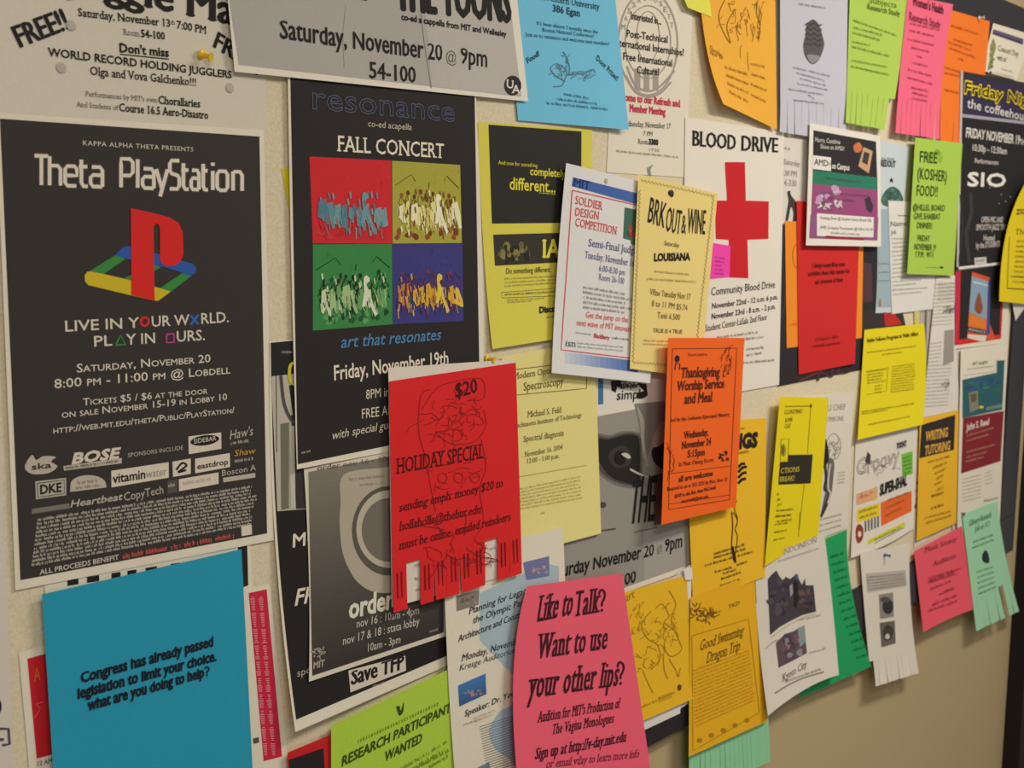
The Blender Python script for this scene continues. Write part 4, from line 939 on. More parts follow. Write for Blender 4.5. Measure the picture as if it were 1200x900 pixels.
# red flyer and the sheets behind it
P = K['red2']
n_.T(P, 'I always wanna fill up some', 272, 352, 414, 344, 20, (104, 22, 20), bold=.02); n_.T(P, 'activities sheet that matter for', 252, 388, 434, 374, 20, (104, 22, 20), bold=.02); n_.T(P, 'ask everyone of them', 282, 424, 404, 412, 20, (104, 22, 20), bold=.02)
n_.T(P, 'Of Friends for Africa', 284, 676, 384, 660, 16, (104, 22, 20)); n_.T(P, 'a comradely support forum', 270, 704, 392, 688, 16, (104, 22, 20))
P = K['orab']; n_.RING(P, 200, 300, 16, 50, 3, (180, 100, 24)); n_.G(P, 168, 606, 205, 602, 10, (170, 96, 24))
P = K['figure']
m_.G(P, 140, 655, 175, 662, 16, (170, 162, 156)); m_.T(P, 'Saturday', 145, 720, 215, 732, 22, (160, 152, 146), serif=True); m_.T(P, '5:30 PM', 132, 770, 202, 776, 24, (160, 152, 146), serif=True); m_.T(P, '4-330', 146, 815, 200, 820, 28, (160, 152, 146), serif=True)
n_.CP(P, [(160, 20), (172, 14), (178, 35), (200, 65), (210, 110), (205, 150), (185, 152), (186, 110), (176, 85), (164, 140), (152, 148), (160, 90), (165, 55)], (70, 60, 56), part='figure_picture')
P = K['dark']
n_.L(P, [(150, 300), (158, 420), (140, 560)], 4, (90, 60, 56)); n_.L(P, [(210, 850), (320, 800), (340, 760)], 6, (120, 60, 50)); n_.R(P, [(492, 330), (530, 332), (535, 500), (495, 505)], (86, 58, 66)); n_.T(P, 'NC', 290, 850, 440, 810, 40, (84, 50, 50))
P = K['redfold']; X6 = V(1000, 330, 6); X6.POLY(P, [(215, 215), (290, 225), (345, 300), (225, 315)], (200, 44, 40)); X6.R(P, [(428, 205), (466, 203), (462, 300), (430, 300)], (214, 206, 120), n=2)
P = K['spine']; X6.L(P, [(512, 180), (490, 900)], 14, (110, 104, 104)); X6.L(P, [(478, 300), (470, 900)], 8, (90, 80, 80))
P = K['pale']
m_.T(P, 'REDOUT', 572, 730, 635, 736, 28, INK, bold=.03); m_.G(P, 575, 700, 632, 705, 12, DIM); m_.C(P, [(612, 800), (618, 785), (622, 802)], 6, INK)
m_.CP(P, [(572, 880), (590, 840), (620, 820), (650, 835), (670, 880), (640, 905), (590, 905)], (70, 110, 100), part='tree_picture'); m_.B(P, 620, 865, 40, 30, 24, [(50, 90, 80), (90, 136, 110), (60, 100, 100)], sz=(6, 14), part='tree_picture', lvl=3)
R(P, [(1030, 245), (1062, 245), (1046, 360), (1028, 360)], (164, 186, 196), 'blue_panel', 2); W6 = V(1000, 230, 6)
for k in range(3): W6.G(P, 180, 480 + k * 60, 255, 478 + k * 60, 12, (110, 120, 140), lvl=3)
W6.E(P, 188, 750, 8, 30, (180, 120, 90), lvl=3)
P = K['memo']
W6.L(P, [(310, 135), (385, 138)], 5, DIM); W6.T(P, 'Name:', 262, 212, 385, 205, 34, GREY, serif=True); W6.T(P, 'Job', 264, 268, 300, 266, 30, GREY, serif=True)
for k in range(14): W6.G(P, 272 + k % 3 * 3, 305 + k * 30, (380 if k < 9 else 520 - k % 3 * 40), 300 + k * 29, 13, GREY)
P = K['news']
W6.R(P, [(600, 600), (720, 604), (720, 740), (590, 735)], (216, 208, 196), lvl=1, n=3); W6.SC(P, 680, 800, 38, 26, 40, GREY, seed=3, wd=.6)
for k in range(34):
    if 12 <= k < 16: continue
    y = 620 + k * 26; x0 = 575 - k * 2.6
    W6.G(P, x0, y + 6, x0 + (150 if k < 13 else (90 if k < 22 else 175)), y - 6, 11, GREY, seed=k)
X6.R(P, [(640, 345), (706, 335), (706, 560), (630, 590)], (160, 154, 146), n=4, part='picture'); X6.SC(P, 645, 720, 30, 28, 24, GREY, seed=4, wd=.6)

# lime kosher flyer
P = K['kosher']
m_.B(P, 800, 690, 36, 30, 20, [(130, 170, 50), (150, 190, 60)], sz=(6, 14), part='stain')
for s, x0, y0, x1, y1, hh in (('FREE', 742, 712, 818, 718, 48), ('(KOSHER)', 732, 786, 860, 798, 48), ('FOOD!!', 728, 860, 820, 864, 46)): m_.T(P, s, x0, y0, x1, y1, hh, (40, 66, 22), part='headline', bold=.012)
for s, x0, y0, x1, y1 in (('@HILLEL BOARD', 712, 98, 852, 102), ('GIVE SHABBAT', 716, 138, 832, 140), ('DINNER!', 730, 178, 796, 180), ('FRIDAY', 732, 234, 786, 236), ('NOVEMBER 19', 718, 272, 812, 276), ('7 P.M.  W11', 722, 306, 800, 306)): n_.T(P, s, x0, y0, x1, y1, 26, (50, 80, 26), bold=.012)
n_.L(P, [(770, 350), (830, 351)], 1.5, (80, 110, 40)); n_.E(P, 838, 350, 8, 5, (50, 80, 26))

# coffeehouse poster
P = K['coffee']
RU(P, 0, 0, .025, 1, (200, 194, 190), 'white_edge', 1); RU(P, .025, .02, 1, .19, (52, 44, 74), 'purple_band', 1); RU(P, .025, .19, 1, .205, (170, 166, 180), 'divider', 1); RU(P, .025, .205, 1, .985, (34, 31, 32), 'black_field', 1); RU(P, 0, .985, 1, 1, (236, 230, 222), 'white_edge', 1)
Y6.T(P, 'Friday Nights', 782, 650, 1330, 760, 72, (240, 214, 20), part='headline', bold=.12, it=.15, lvl=3); Y6.T(P, 'Friday Nights', 782, 650, 1330, 760, 72, (30, 28, 28), part='headline', bold=.02, it=.15, lvl=4)
Y6.T(P, 'the coffeehouse', 800, 755, 1250, 860, 62, (226, 220, 214), bold=.015)
m_.T(P, 'FRIDAY NOVEMBER 19', 944, 602, 1180, 634, 40, (234, 228, 218), bold=.025, it=.1); m_.T(P, 'TH', 1182, 634, 1200, 636, 22, (234, 228, 218), bold=.02)
m_.T(P, '10:30p - 12:30am', 974, 662, 1124, 678, 28, (226, 220, 210), bold=.02); m_.T(P, 'Performances:', 984, 716, 1088, 724, 20, (216, 208, 200), bold=.02)
m_.T(P, 'SIO', 952, 816, 1118, 820, 56, (240, 234, 226), part='headline', serif=True, bold=.04)
n_.L(P, [(965, 20), (970, 110), (945, 200), (960, 330)], 16, (60, 56, 56)); n_.L(P, [(920, 30), (930, 160), (915, 330)], 8, (54, 50, 50))
for s, x0, y0, x1, y1 in (('OPEN MIC AND', 1012, 152, 1108, 152), ('SMOOTH JAZZ TRIO', 990, 186, 1128, 184), ('Hosted', 1022, 232, 1070, 232), ('by the STUDENTS', 990, 266, 1094, 258)): n_.T(P, s, x0, y0, x1, y1, 24, (200, 192, 184), bold=.03)
n_.R(P, [(982, 308), (1034, 304), (1036, 334), (984, 338)], (214, 208, 200), lvl=2, n=2); n_.G(P, 988, 326, 1030, 322, 12, DIM, lvl=3)
for x, y in ((1050, 0), (1100, 30), (1120, 60), (1140, 40), (1090, 70)): n_.E(P, x, y, 3, 3, (150, 146, 150))

# book flyer
P = K['book']
POLY(P, [(1120.5, 318), (1178, 311), (1173, 397), (1119, 405)], (222, 40, 38), 'red_field', 1); POLY(P, [(1119.5, 318), (1124, 317), (1121, 403), (1118.5, 404)], (200, 40, 90), 'red_field', 2)
POLY(P, [(1126, 317), (1175, 311), (1171.5, 392), (1124, 398)], (38, 33, 34), 'black_field', 2)
W6.POLY(P, [(835, 530), (960, 572), (945, 860), (1000, 1000), (940, 1020), (800, 990)], (222, 90, 50), part='book_picture', lvl=3)
X6.POLY(P, [(808, 370), (800, 395), (925, 428), (938, 380)], (236, 220, 206), part='book_picture', lvl=4)
W6.POLY(P, [(832, 560), (948, 600), (935, 870), (815, 815)], (140, 170, 190), part='book_picture', lvl=4); W6.POLY(P, [(960, 575), (948, 600), (938, 985), (960, 960)], (60, 80, 150), part='book_picture', lvl=4)
W6.POLY(P, [(815, 820), (935, 872), (930, 940), (808, 910)], (232, 130, 50), part='book_picture', lvl=5); X6.POLY(P, [(806, 318), (934, 344), (932, 376), (806, 350)], (44, 40, 60), part='book_picture', lvl=5)
W6.CP(P, [(875, 690), (885, 675), (900, 720), (910, 790), (890, 830), (855, 800), (860, 740)], (150, 80, 50), part='book_picture', lvl=5); W6.L(P, [(838, 600), (945, 628)], 8, (226, 226, 224), part='book_picture', lvl=5)
X6.T(P, 'ROMANCE', 812, 344, 926, 368, 18, (226, 220, 210), part='book_picture', lvl=6)

# cut-off yellow flyer
P = K['yright']; YK = (120, 104, 20)
n_.T(P, 'ZION', 1166, 118, 1230, 112, 22, INK, bold=.03); n_.T(P, 'The', 1160, 208, 1210, 204, 26, YK, it=.2); n_.L(P, [(1136, 215), (1126, 440)], 3, YK); n_.L(P, [(1126, 442), (1240, 448)], 4, INK); n_.L(P, [(1138, 390), (1240, 395)], 3, YK)
for k in range(9): n_.G(P, 1168 - k * 2, 240 + k * 22, 1260, 240 + k * 23, 11, YK)

# lecture flyer with maroon panel
P = K['reed']; T5 = V(990, 440, 6)
X6.T(P, 'MIT Insights', 838, 592, 945, 574, 24, (90, 130, 90)); X6.G(P, 800, 622, 990, 598, 12, GREY); X6.L(P, [(775, 660), (1005, 632), (1010, 545)], 4, (190, 180, 170))
POLY(P, [X6.p((1012, 556)), X6.p((1064, 552)), T5.p((1108, 240)), T5.p((828, 300)), X6.p((768, 690)), X6.p((1010, 640))], (44, 96, 104), 'green_picture', 2)
X6.B(P, 900, 740, 130, 60, 30, [(40, 80, 130), (60, 130, 80), (40, 110, 90), (50, 90, 150)], sz=(14, 40), part='green_picture', lvl=3, tall=.5)
T5.POLY(P, [(870, 120), (935, 108), (940, 235), (880, 262)], (140, 134, 110), part='green_picture', lvl=4); T5.POLY(P, [(885, 135), (925, 125), (925, 180), (890, 190)], (96, 90, 76), part='green_picture', lvl=5); T5.E(P, 960, 222, 16, 10, (230, 210, 40), part='green_picture', lvl=5); T5.POLY(P, [(1000, 222), (1108, 200), (1108, 225), (990, 245)], (120, 140, 130), part='green_picture', lvl=4)
T5.POLY(P, [(832, 300), (1118, 248), (1095, 602), (818, 690)], (136, 30, 40), part='maroon_panel', lvl=2)
T5.T(P, 'John S. Reed', 855, 388, 1012, 344, 44, (240, 226, 216), part='headline', bold=.03)
for x0, y0, x1, y1 in ((858, 430, 1045, 372), (856, 466, 1010, 420), (856, 545, 1060, 490), (856, 580, 1000, 542), (854, 610, 980, 578)): T5.G(P, x0, y0, x1, y1, 14, (206, 150, 110), lvl=3)
for k in range(7): T5.G(P, 826, 735 + k * 26, 960, 702 + k * 26, 10, GREY); T5.G(P, 985, 692 + k * 26, 1040, 672 + k * 26, 10, GREY) if k < 4 else None
T5.T(P, 'Alumni', 972, 895, 1075, 868, 20, (150, 110, 80), serif=True)
P = K['reedb']; R(P, [(1119, 452), (1126, 450), (1126, 526), (1119, 528)], (150, 150, 160), n=3)

# pale yellow seminar flyer
P = K['spectro']; SK = (116, 106, 62)
FRAME(P, j_.q([(150, 800), (480, 762), (478, 882), (150, 912)]), .8, SK); j_.T(P, 'Modern Optical', 160, 842, 345, 812, 28, SK, serif=True); j_.T(P, 'Spectroscopy', 202, 892, 376, 866, 36, SK, serif=True)
k_.T(P, 'Michael S. Feld', 220, 184, 366, 162, 26, SK, serif=True); k_.T(P, 'Massachusetts Institute of Technology', 130, 236, 456, 182, 20, SK, serif=True); k_.T(P, 'Spectral diagnosis', 202, 292, 378, 264, 26, SK, serif=True)
k_.T(P, 'November 16, 2004', 208, 358, 372, 324, 22, (120, 112, 64), serif=True); k_.T(P, '12:00 - 1:00 p.m.', 218, 386, 358, 362, 20, (120, 112, 64), serif=True); k_.L(P, [(175, 446), (478, 395)], 2, (150, 140, 80))
k_.GB(P, [(178, 490), (460, 430), (465, 540), (182, 590)], 7, 10, (146, 136, 78), seed=4, ragged=.05); k_.G(P, 275, 610, 296, 606, 10, SK); k_.GB(P, [(225, 700), (365, 678), (365, 715), (225, 742)], 3, 9, (156, 146, 84), seed=5)

# eye poster and the sheet above it
P = K['eye']; U6 = V(640, 400, 6); U7 = V(640, 540, 6)
GE = (158, 152, 144)
R(P, [(634, 500), (803, 469), (806, 662), (645, 720)], GE, 'face_picture', 1, 12)
R(P, [U7.p((680, 480)), (805, 602), (806, 662), U7.p((690, 838))], (172, 166, 158), 'face_picture', 2, 5)
U6.CP(P, [(340, 660), (440, 660), (540, 632), (640, 640), (682, 690), (684, 900), (676, 1015), (560, 1030), (440, 985), (350, 890)], (122, 116, 109), part='face_picture', lvl=2, n=5); U6.CP(P, [(350, 676), (440, 676), (540, 647), (630, 650), (668, 696), (671, 900), (662, 1008), (560, 1010), (444, 966), (360, 876)], (84, 79, 74), part='face_picture', lvl=2.5, n=5)
U6.CP(P, [(360, 690), (440, 690), (540, 660), (620, 660), (655, 700), (660, 900), (650, 1000), (560, 995), (450, 950), (380, 860), (355, 800)], (38, 34, 32), part='face_picture', lvl=3, n=5)
U6.CP(P, [(440, 790), (500, 740), (560, 740), (600, 800), (580, 870), (500, 890), (450, 850)], (62, 57, 54), part='face_picture', lvl=4); U6.E(P, 520, 820, 44, 50, (26, 23, 22), part='face_picture', lvl=5); U6.CP(P, [(530, 790), (565, 785), (595, 812), (580, 825), (545, 808)], (206, 200, 190), part='face_picture', lvl=6)
U6.POLY(P, [(620, 440), (835, 420), (835, 560), (760, 640), (730, 760), (690, 860), (665, 760), (660, 600)], (138, 132, 124), part='face_picture', lvl=2); U6.CP(P, [(635, 450), (690, 560), (690, 700), (720, 860), (700, 870), (670, 700), (660, 560)], (178, 172, 162), part='face_picture', lvl=3)
U6.CP(P, [(745, 760), (800, 720), (860, 700), (860, 900), (790, 880), (750, 830)], (40, 35, 34), part='face_picture', lvl=3); U6.CP(P, [(765, 640), (820, 560), (840, 690), (770, 745), (750, 720)], (190, 160, 150), part='face_picture', lvl=3)
U7.C(P, [(590, 58), (640, 85), (700, 110), (760, 120)], 14, (200, 194, 184), part='face_picture', lvl=5); U7.E(P, 400, 310, 22, 22, (80, 76, 72), part='face_picture', lvl=3); U7.C(P, [(380, 495), (430, 485), (490, 478)], 10, (84, 80, 76), part='face_picture', lvl=3)
U7.T(P, 'T', 588, 438, 640, 434, 295, INK, part='headline', lvl=7, bold=.01); U7.T(P, 'H', 648, 432, 700, 428, 320, INK, part='headline', lvl=7, bold=.006); U7.T(P, 'E', 716, 424, 762, 416, 310, INK, part='headline', lvl=7, bold=.008)
U7.R(P, [(755, 100), (825, 90), (825, 440), (758, 455)], (96, 78, 76), part='face_picture', lvl=4, n=3); U7.G(P, 618, 510, 790, 470, 16, INK, lvl=4)
U7.T(P, 'Saturday November 20', 10, 838, 755, 664, 80, INK, part='date_line', lvl=4, bold=.02, bx=.02, xh=.54); U7.T(P, '@', 778, 645, 815, 636, 50, (130, 124, 116), part='date_line', lvl=4); U7.T(P, '9pm', 835, 640, 955, 605, 82, INK, part='date_line', lvl=4, bold=.02, bx=.02, xh=.54)
U7.T(P, '54-100', 400, 925, 630, 852, 80, INK, part='date_line', lvl=4, bold=.02, bx=.02, xh=.54)
P = K['chorus']
U6.R(P, [(366, 262), (402, 264), (402, 440), (366, 445)], (70, 120, 160), n=3)
U6.POLY(P, [(455, 280), (520, 270), (545, 335), (500, 320), (490, 360), (460, 345)], INK); U6.POLY(P, [(640, 290), (705, 300), (715, 380), (670, 405), (630, 400), (640, 360), (690, 350), (660, 320)], INK); U6.SC(P, 580, 310, 60, 30, 22, INK, seed=7, wd=1.0)
U6.T(P, 'simple', 498, 412, 700, 396, 66, INK, part='headline', bold=.01); U6.T(P, 'chorus', 520, 335, 640, 330, 44, (90, 84, 80), part='headline')

# orange Thanksgiving flyer
P = K['thanks']; TK = (96, 36, 16)
FRAME(P, [j_.p((855, 708)), j_.p((1138, 705)), k_.p((1106, 545)), k_.p((838, 590))], .7, TK)
j_.T(P, 'You are invited to...', 922, 740, 1014, 738, 14, TK); j_.E(P, 876, 752, 11, 16, INK); j_.L(P, [(866, 800), (870, 770), (888, 775), (886, 800)], 5, INK); j_.SC(P, 1095, 770, 24, 60, 26, TK, seed=5, wd=.6)
j_.T(P, 'Thanksgiving', 893, 834, 1062, 828, 42, TK, part='headline', serif=True, bold=.03); j_.T(P, 'Worship Service', 876, 892, 1082, 878, 40, TK, part='headline', serif=True, bold=.03); k_.T(P, 'and Meal', 908, 124, 1028, 114, 42, TK, part='headline', serif=True, bold=.03)
k_.T(P, 'led by the Lutheran-Episcopal Ministry', 848, 204, 1106, 178, 16, TK, serif=True, bold=.01)
for s, x0, y0, x1, y1 in (('Wednesday,', 906, 278, 1012, 262), ('November 24', 898, 322, 1024, 304), ('5:15pm', 922, 360, 996, 350), ): k_.T(P, s, x0, y0, x1, y1, 30, TK, serif=True, bold=.03)
k_.T(P, 'In Main Dining Room', 884, 400, 1036, 378, 18, TK, serif=True); k_.L(P, [(842, 432), (1108, 398)], 2, TK); k_.L(P, [(836, 566), (1104, 525)], 2, TK); k_.B(P, 1078, 358, 22, 26, 12, [INK, TK], sz=(4, 9), part='emblem'); k_.SC(P, 850, 380, 16, 60, 14, TK, seed=6, wd=.6)
k_.T(P, 'all are welcome', 882, 468, 1032, 440, 24, TK, serif=True, bold=.03); k_.T(P, 'Respond to us at 253-2325 by Mon, Nov. 22', 832, 508, 1096, 462, 16, TK, serif=True, bold=.01); k_.T(P, 'RSVP to the Rev. Amy McCreath', 866, 540, 1046, 498, 16, TK, serif=True, bold=.02); k_.T(P, 'mccreath@mit.edu', 896, 560, 1012, 538, 15, TK, serif=True, bold=.02)

# golden art flyer
P = K['kings']; W2 = V(790, 470, 6); W3 = V(790, 600, 6); KK = (60, 44, 20)
W2.T(P, 'KINGS', 330, 345, 580, 318, 95, INK, part='headline', bold=.07); W2.G(P, 440, 205, 500, 196, 16, KK); W2.T(P, 'presents', 400, 385, 522, 362, 24, KK)
for a, b in (((450, 580), (505, 545)), ((450, 540), (510, 500)), ((450, 500), (512, 460)), ((450, 465), (500, 440))): W2.L(P, [a, ((a[0] + b[0]) / 2, (a[1] + b[1]) / 2 - 12), b], 20, INK)
W2.C(P, [(440, 700), (425, 760), (445, 820), (440, 880)], 6, KK); W3.C(P, [(405, 0), (412, 100), (405, 250), (430, 360)], 8, KK); W3.C(P, [(415, 0), (445, 60), (430, 120), (445, 180), (425, 330)], 6, KK)
W3.POLY(P, [(405, 240), (418, 240), (440, 355), (415, 340)], INK)
for x0, y0, x1, y1 in ((275, 305, 500, 235), (278, 330, 505, 265), (215, 385, 555, 285), (285, 430, 410, 395), (440, 380, 515, 355), (345, 440, 440, 410), (330, 480, 470, 430), (325, 525, 465, 480)): W3.G(P, x0, y0, x1, y1, 20, KK, dens=1.3)

# yellow flyer with black box
P = K['tions']; TN = (90, 80, 10)
W2.POLY(P, [(800, 378), (975, 376), (960, 578), (732, 588), (744, 428), (800, 425)], (46, 42, 28), part='black_box')
W2.L(P, [(780, 38), (962, 34)], 5, TN); W2.E(P, 962, 34, 8, 14, TN); W2.L(P, [(962, 36), (938, 370)], 3, TN); W2.L(P, [(915, 585), (880, 900)], 3, TN); W3.L(P, [(885, 0), (875, 170)], 3, TN)
for s, x0, y0, x1, y1 in (('CONTINU', 776, 92, 902, 84), ('SOME', 780, 150, 832, 142), ('CAT', 778, 192, 820, 186)): W2.T(P, s, x0, y0, x1, y1, 28, TN, serif=True)
FRAME(P, W2.q([(752, 270), (808, 262), (800, 418), (748, 420)]), .6, TN); W2.E(P, 768, 345, 18, 46, (160, 150, 30)); W2.E(P, 766, 345, 8, 30, (100, 96, 40), lvl=3)
W2.T(P, 'CTIONS', 748, 508, 880, 494, 34, (226, 200, 60), part='headline', lvl=3, serif=True); W2.T(P, 'BREAK?', 742, 568, 846, 558, 34, (226, 200, 60), part='headline', lvl=3, serif=True)
for k, (x1) in enumerate((740, 755, 760, 842, 830, 830)): W2.G(P, 725 - k * 2, 665 + k * 38, x1, 660 + k * 36, 20, TN)
for k in range(4): W3.G(P, 710 - k * 4, 40 + k * 55, 820 - k * 14, 30 + k * 52, 18, TN)

# white flyer with grey figure
P = K['whiteart']; AA = V(880, 440, 6)
AA.T(P, 'ELI CHEF', 520, 250, 665, 238, 40, (176, 168, 158), serif=True); AA.T(P, 'SOMEONE', 520, 325, 652, 316, 32, (176, 168, 158), serif=True)
AA.CP(P, [(520, 430), (545, 520), (545, 600), (520, 640), (500, 640), (505, 500)], INK, part='figure_picture', lvl=3); AA.RING(P, 582, 500, 50, 90, 5, (160, 152, 144), part='figure_picture'); AA.SC(P, 580, 510, 36, 50, 30, (150, 142, 134), seed=2, wd=.8, part='figure_picture')
AA.CP(P, [(545, 590), (585, 610), (575, 760), (560, 860), (520, 960), (490, 1000), (510, 880), (535, 760)], (110, 104, 98), part='figure_picture', lvl=2); AA.C(P, [(520, 620), (530, 720), (520, 800), (550, 820), (530, 900), (495, 990)], 18, (60, 54, 50), part='figure_picture', lvl=4); AA.C(P, [(560, 620), (545, 720), (545, 800), (560, 830), (540, 900)], 12, (212, 204, 192), part='figure_picture', lvl=5)
for k in range(4): AA.G(P, 608, 690 + k * 24, 660, 684 + k * 23, 12, GREY); 
for k in range(3): W2.G(P, 1020, 842 + k * 40, 1180, 800 + k * 38, 14, GREY)

# yellow fellowship flyer
P = K['rubin']; RK = (92, 80, 14)
X6.T(P, 'Rubin Fellows Programs in Public Affairs', 98, 428, 456, 378, 26, (66, 54, 12), part='headline', serif=True, bold=.02)
X6.G(P, 95, 505, 445, 458, 14, RK); X6.G(P, 200, 520, 345, 500, 14, RK)
X6.GB(P, [(275, 585), (440, 562), (435, 760), (262, 780)], 11, 12, RK, seed=5, ragged=.06); X6.GB(P, [(95, 620), (245, 598), (240, 700), (95, 720)], 5, 14, RK, seed=6, ragged=.3); X6.GB(P, [(150, 720), (210, 710), (200, 780), (150, 785)], 3, 14, RK, seed=7)
X6.L(P, [(245, 600), (232, 770), (96, 795)], 2, RK); X6.L(P, [(90, 632), (245, 608)], 2, RK)
for x0, y0, x1, y1 in ((110, 700, 460, 655), (118, 712, 300, 690), (165, 800, 440, 756)): pass
for x0, y0, x1, y1 in ((115, 262, 490, 202), (120, 276, 300, 246), (165, 352, 460, 292)): T5.G(P, x0, y0, x1, y1, 14, RK)

# cartoon-lettered flyer
P = K['shab']
T5.R(P, [(360, 478), (438, 455), (435, 505), (365, 525)], (210, 202, 190), lvl=1, n=2); T5.T(P, 'TODAY', 365, 515, 432, 492, 36, INK, bold=.05)
T5.R(P, [(398, 555), (476, 530), (478, 690), (405, 715)], (122, 200, 60), part='green_block'); 
for k in range(5): T5.G(P, 408, 590 + k * 27, 472, 568 + k * 27, 14, (40, 80, 20), lvl=2, dens=1.4)
T5.POLY(P, [(145, 600), (160, 535), (182, 560), (178, 622), (150, 628)], (70, 56, 66)); T5.T(P, 'Groovy', 82, 705, 380, 610, 110, (110, 104, 100), part='headline', outline=.014, bold=.02); T5.SC(P, 230, 655, 105, 50, 26, (160, 154, 148), seed=3, wd=.5, size=.35)
T5.T(P, 'SUPER-SHAL', 248, 845, 435, 770, 72, INK, part='headline', bold=.05)
Q5 = V(1000, 550, 6)
Q5.R(P, [(20, 175), (170, 120), (170, 205), (22, 255)], (232, 176, 130), part='orange_block'); Q5.B(P, 95, 190, 60, 30, 14, [(214, 130, 110), (232, 190, 90)], sz=(8, 16), part='orange_block')
Q5.R(P, [(192, 235), (410, 150), (410, 295), (195, 400)], (240, 108, 34), part='orange_block')
for k in range(3): Q5.G(P, 240 - k * 8, 225 + k * 55, 390 - k * 20, 170 + k * 50, 18, (120, 40, 16), lvl=2, dens=1.3)
Q5.R(P, [(25, 285), (185, 235), (185, 325), (25, 375)], (240, 216, 30), part='yellow_block')
for k in range(2): Q5.G(P, 40, 310 + k * 42, 175, 268 + k * 40, 22, (110, 90, 10), lvl=2, dens=1.3)
for k in range(5): Q5.R(P, [(80 + k * 22, 362 - k * 8), (92 + k * 22, 358 - k * 8), (92 + k * 22, 438 - k * 8), (80 + k * 22, 442 - k * 8)], (96, 90, 100), n=2)
Q5.CP(P, [(20, 410), (45, 385), (70, 420), (65, 490), (35, 520), (18, 480)], (150, 60, 40), part='emblem'); Q5.E(P, 44, 455, 12, 22, (236, 220, 200), lvl=3, part='emblem')
Q5.R(P, [(100, 500), (360, 370), (362, 400), (105, 530)], (214, 214, 40), part='yellow_block'); Q5.G(P, 150, 505, 340, 412, 20, (90, 90, 20), lvl=2); Q5.L(P, [(150, 520), (360, 408)], 4, (70, 80, 30))
P = K['card']
for k in range(6): Q5.E(P, 432 + (k % 2) * 20, 40 + k * 55, 10, 16, [(214, 110, 90), (90, 40, 60), (200, 140, 90)][k % 3])
Q5.T(P, 'ok', 455, 480, 490, 465, 26, DIM)

# writing tutoring flyer
P = K['tutor']
POLY(P, [(1080, 498), (1119.5, 486), (1118, 527), (1077.5, 537)], (46, 38, 34), 'heading_box', 2)
T5.T(P, 'WRITING', 568, 462, 722, 428, 62, (236, 180, 70), part='headline', lvl=3, serif=True, bold=.03); T5.T(P, 'TUTORING', 562, 560, 738, 520, 60, (236, 180, 70), part='headline', lvl=3, serif=True, bold=.03)
for k, (x0, x1) in enumerate(((585, 740), (620, 725), (632, 715), (640, 700), (628, 690), (640, 700), (612, 690))): T5.G(P, x0, 618 + k * 40, x1, 574 + k * 43, 20, (120, 84, 20))
Q5.G(P, 545, 195, 640, 170, 20, (120, 84, 20)); Q5.G(P, 545, 285, 640, 255, 24, (100, 66, 14), dens=1.4); Q5.G(P, 500, 350, 690, 300, 18, (130, 92, 24)); Q5.G(P, 510, 385, 690, 330, 18, (130, 92, 24))

# bottom right small flyers
P = K['pinkr']; PR = (130, 36, 56)
Q5.T(P, 'Music Society', 505, 585, 725, 505, 36, PR, serif=True); Q5.T(P, 'Auditions', 560, 685, 720, 622, 36, PR, serif=True)
for x0, y0, x1, y1 in ((525, 775, 765, 700), (545, 800, 740, 735), (540, 852, 690, 792), (600, 890, 720, 840)): Q5.G(P, x0, y0, x1, y1, 20, PR)
q_.G(P, 778, 90, 900, 40, 18, PR); q_.G(P, 850, 130, 890, 115, 16, PR); q_.G(P, 795, 190, 910, 145, 16, PR); q_.G(P, 780, 215, 910, 170, 14, PR)
P = K['mint']; MK = (54, 92, 66)
Q5.T(P, 'Library Reserch', 815, 400, 970, 335, 40, MK, serif=True); Q5.T(P, 'Job at 1C?', 855, 440, 958, 398, 36, MK, serif=True)
Q5.G(P, 840, 520, 985, 465, 18, MK); Q5.G(P, 836, 560, 990, 500, 18, MK); Q5.CP(P, [(915, 650), (905, 610), (925, 570), (948, 590), (955, 655)], (30, 50, 40), part='emblem')
for k in range(5): Q5.G(P, 865 + k * 4, 730 + k * 38, 985 + k * 4, 690 + k * 36, 16, MK)
P = K['strip2']; SK2 = (118, 110, 104)
q_.R(P, [(505, 45), (680, 30), (685, 100), (512, 130)], (196, 188, 176), n=4); q_.GB(P, [(508, 52), (675, 40), (680, 95), (514, 120)], 5, 9, SK2, seed=3)
q_.POLY(P, [(562, 138), (625, 128), (628, 235), (568, 245)], (150, 144, 138), part='picture'); q_.E(P, 602, 190, 24, 34, (54, 50, 48), part='picture', lvl=3); q_.E(P, 590, 160, 22, 12, (90, 84, 80), part='picture', lvl=3)
q_.POLY(P, [(566, 262), (632, 252), (636, 352), (574, 370)], (110, 104, 98), part='picture'); q_.CP(P, [(580, 300), (600, 270), (625, 290), (618, 330), (590, 340)], (70, 64, 60), part='picture', lvl=3); q_.E(P, 600, 322, 10, 12, (214, 208, 198), part='picture', lvl=4)
P = K['green']; GK = (12, 112, 62)
for k in range(14):
    x = 350 + k * 6 + max(0, k - 6) * 5; q_.G(P, x, -20 + k * 34, x + 60, -40 + k * 34, 16, GK)
P = K['photos']; PB = V(860, 620, 6)
PB.T(P, 'BANDONEON', 300, 200, 580, 95, 42, (176, 166, 156), part='headline', serif=True); PB.G(P, 310, 235, 600, 140, 18, (170, 160, 150))
PB.POLY(P, [(238, 355), (265, 320), (300, 290), (322, 335), (345, 360), (365, 335), (395, 352), (440, 315), (462, 362), (480, 392), (500, 345), (505, 395), (560, 395), (578, 580), (480, 605), (400, 645), (320, 690), (255, 745)], (74, 64, 74), part='stage_photograph')
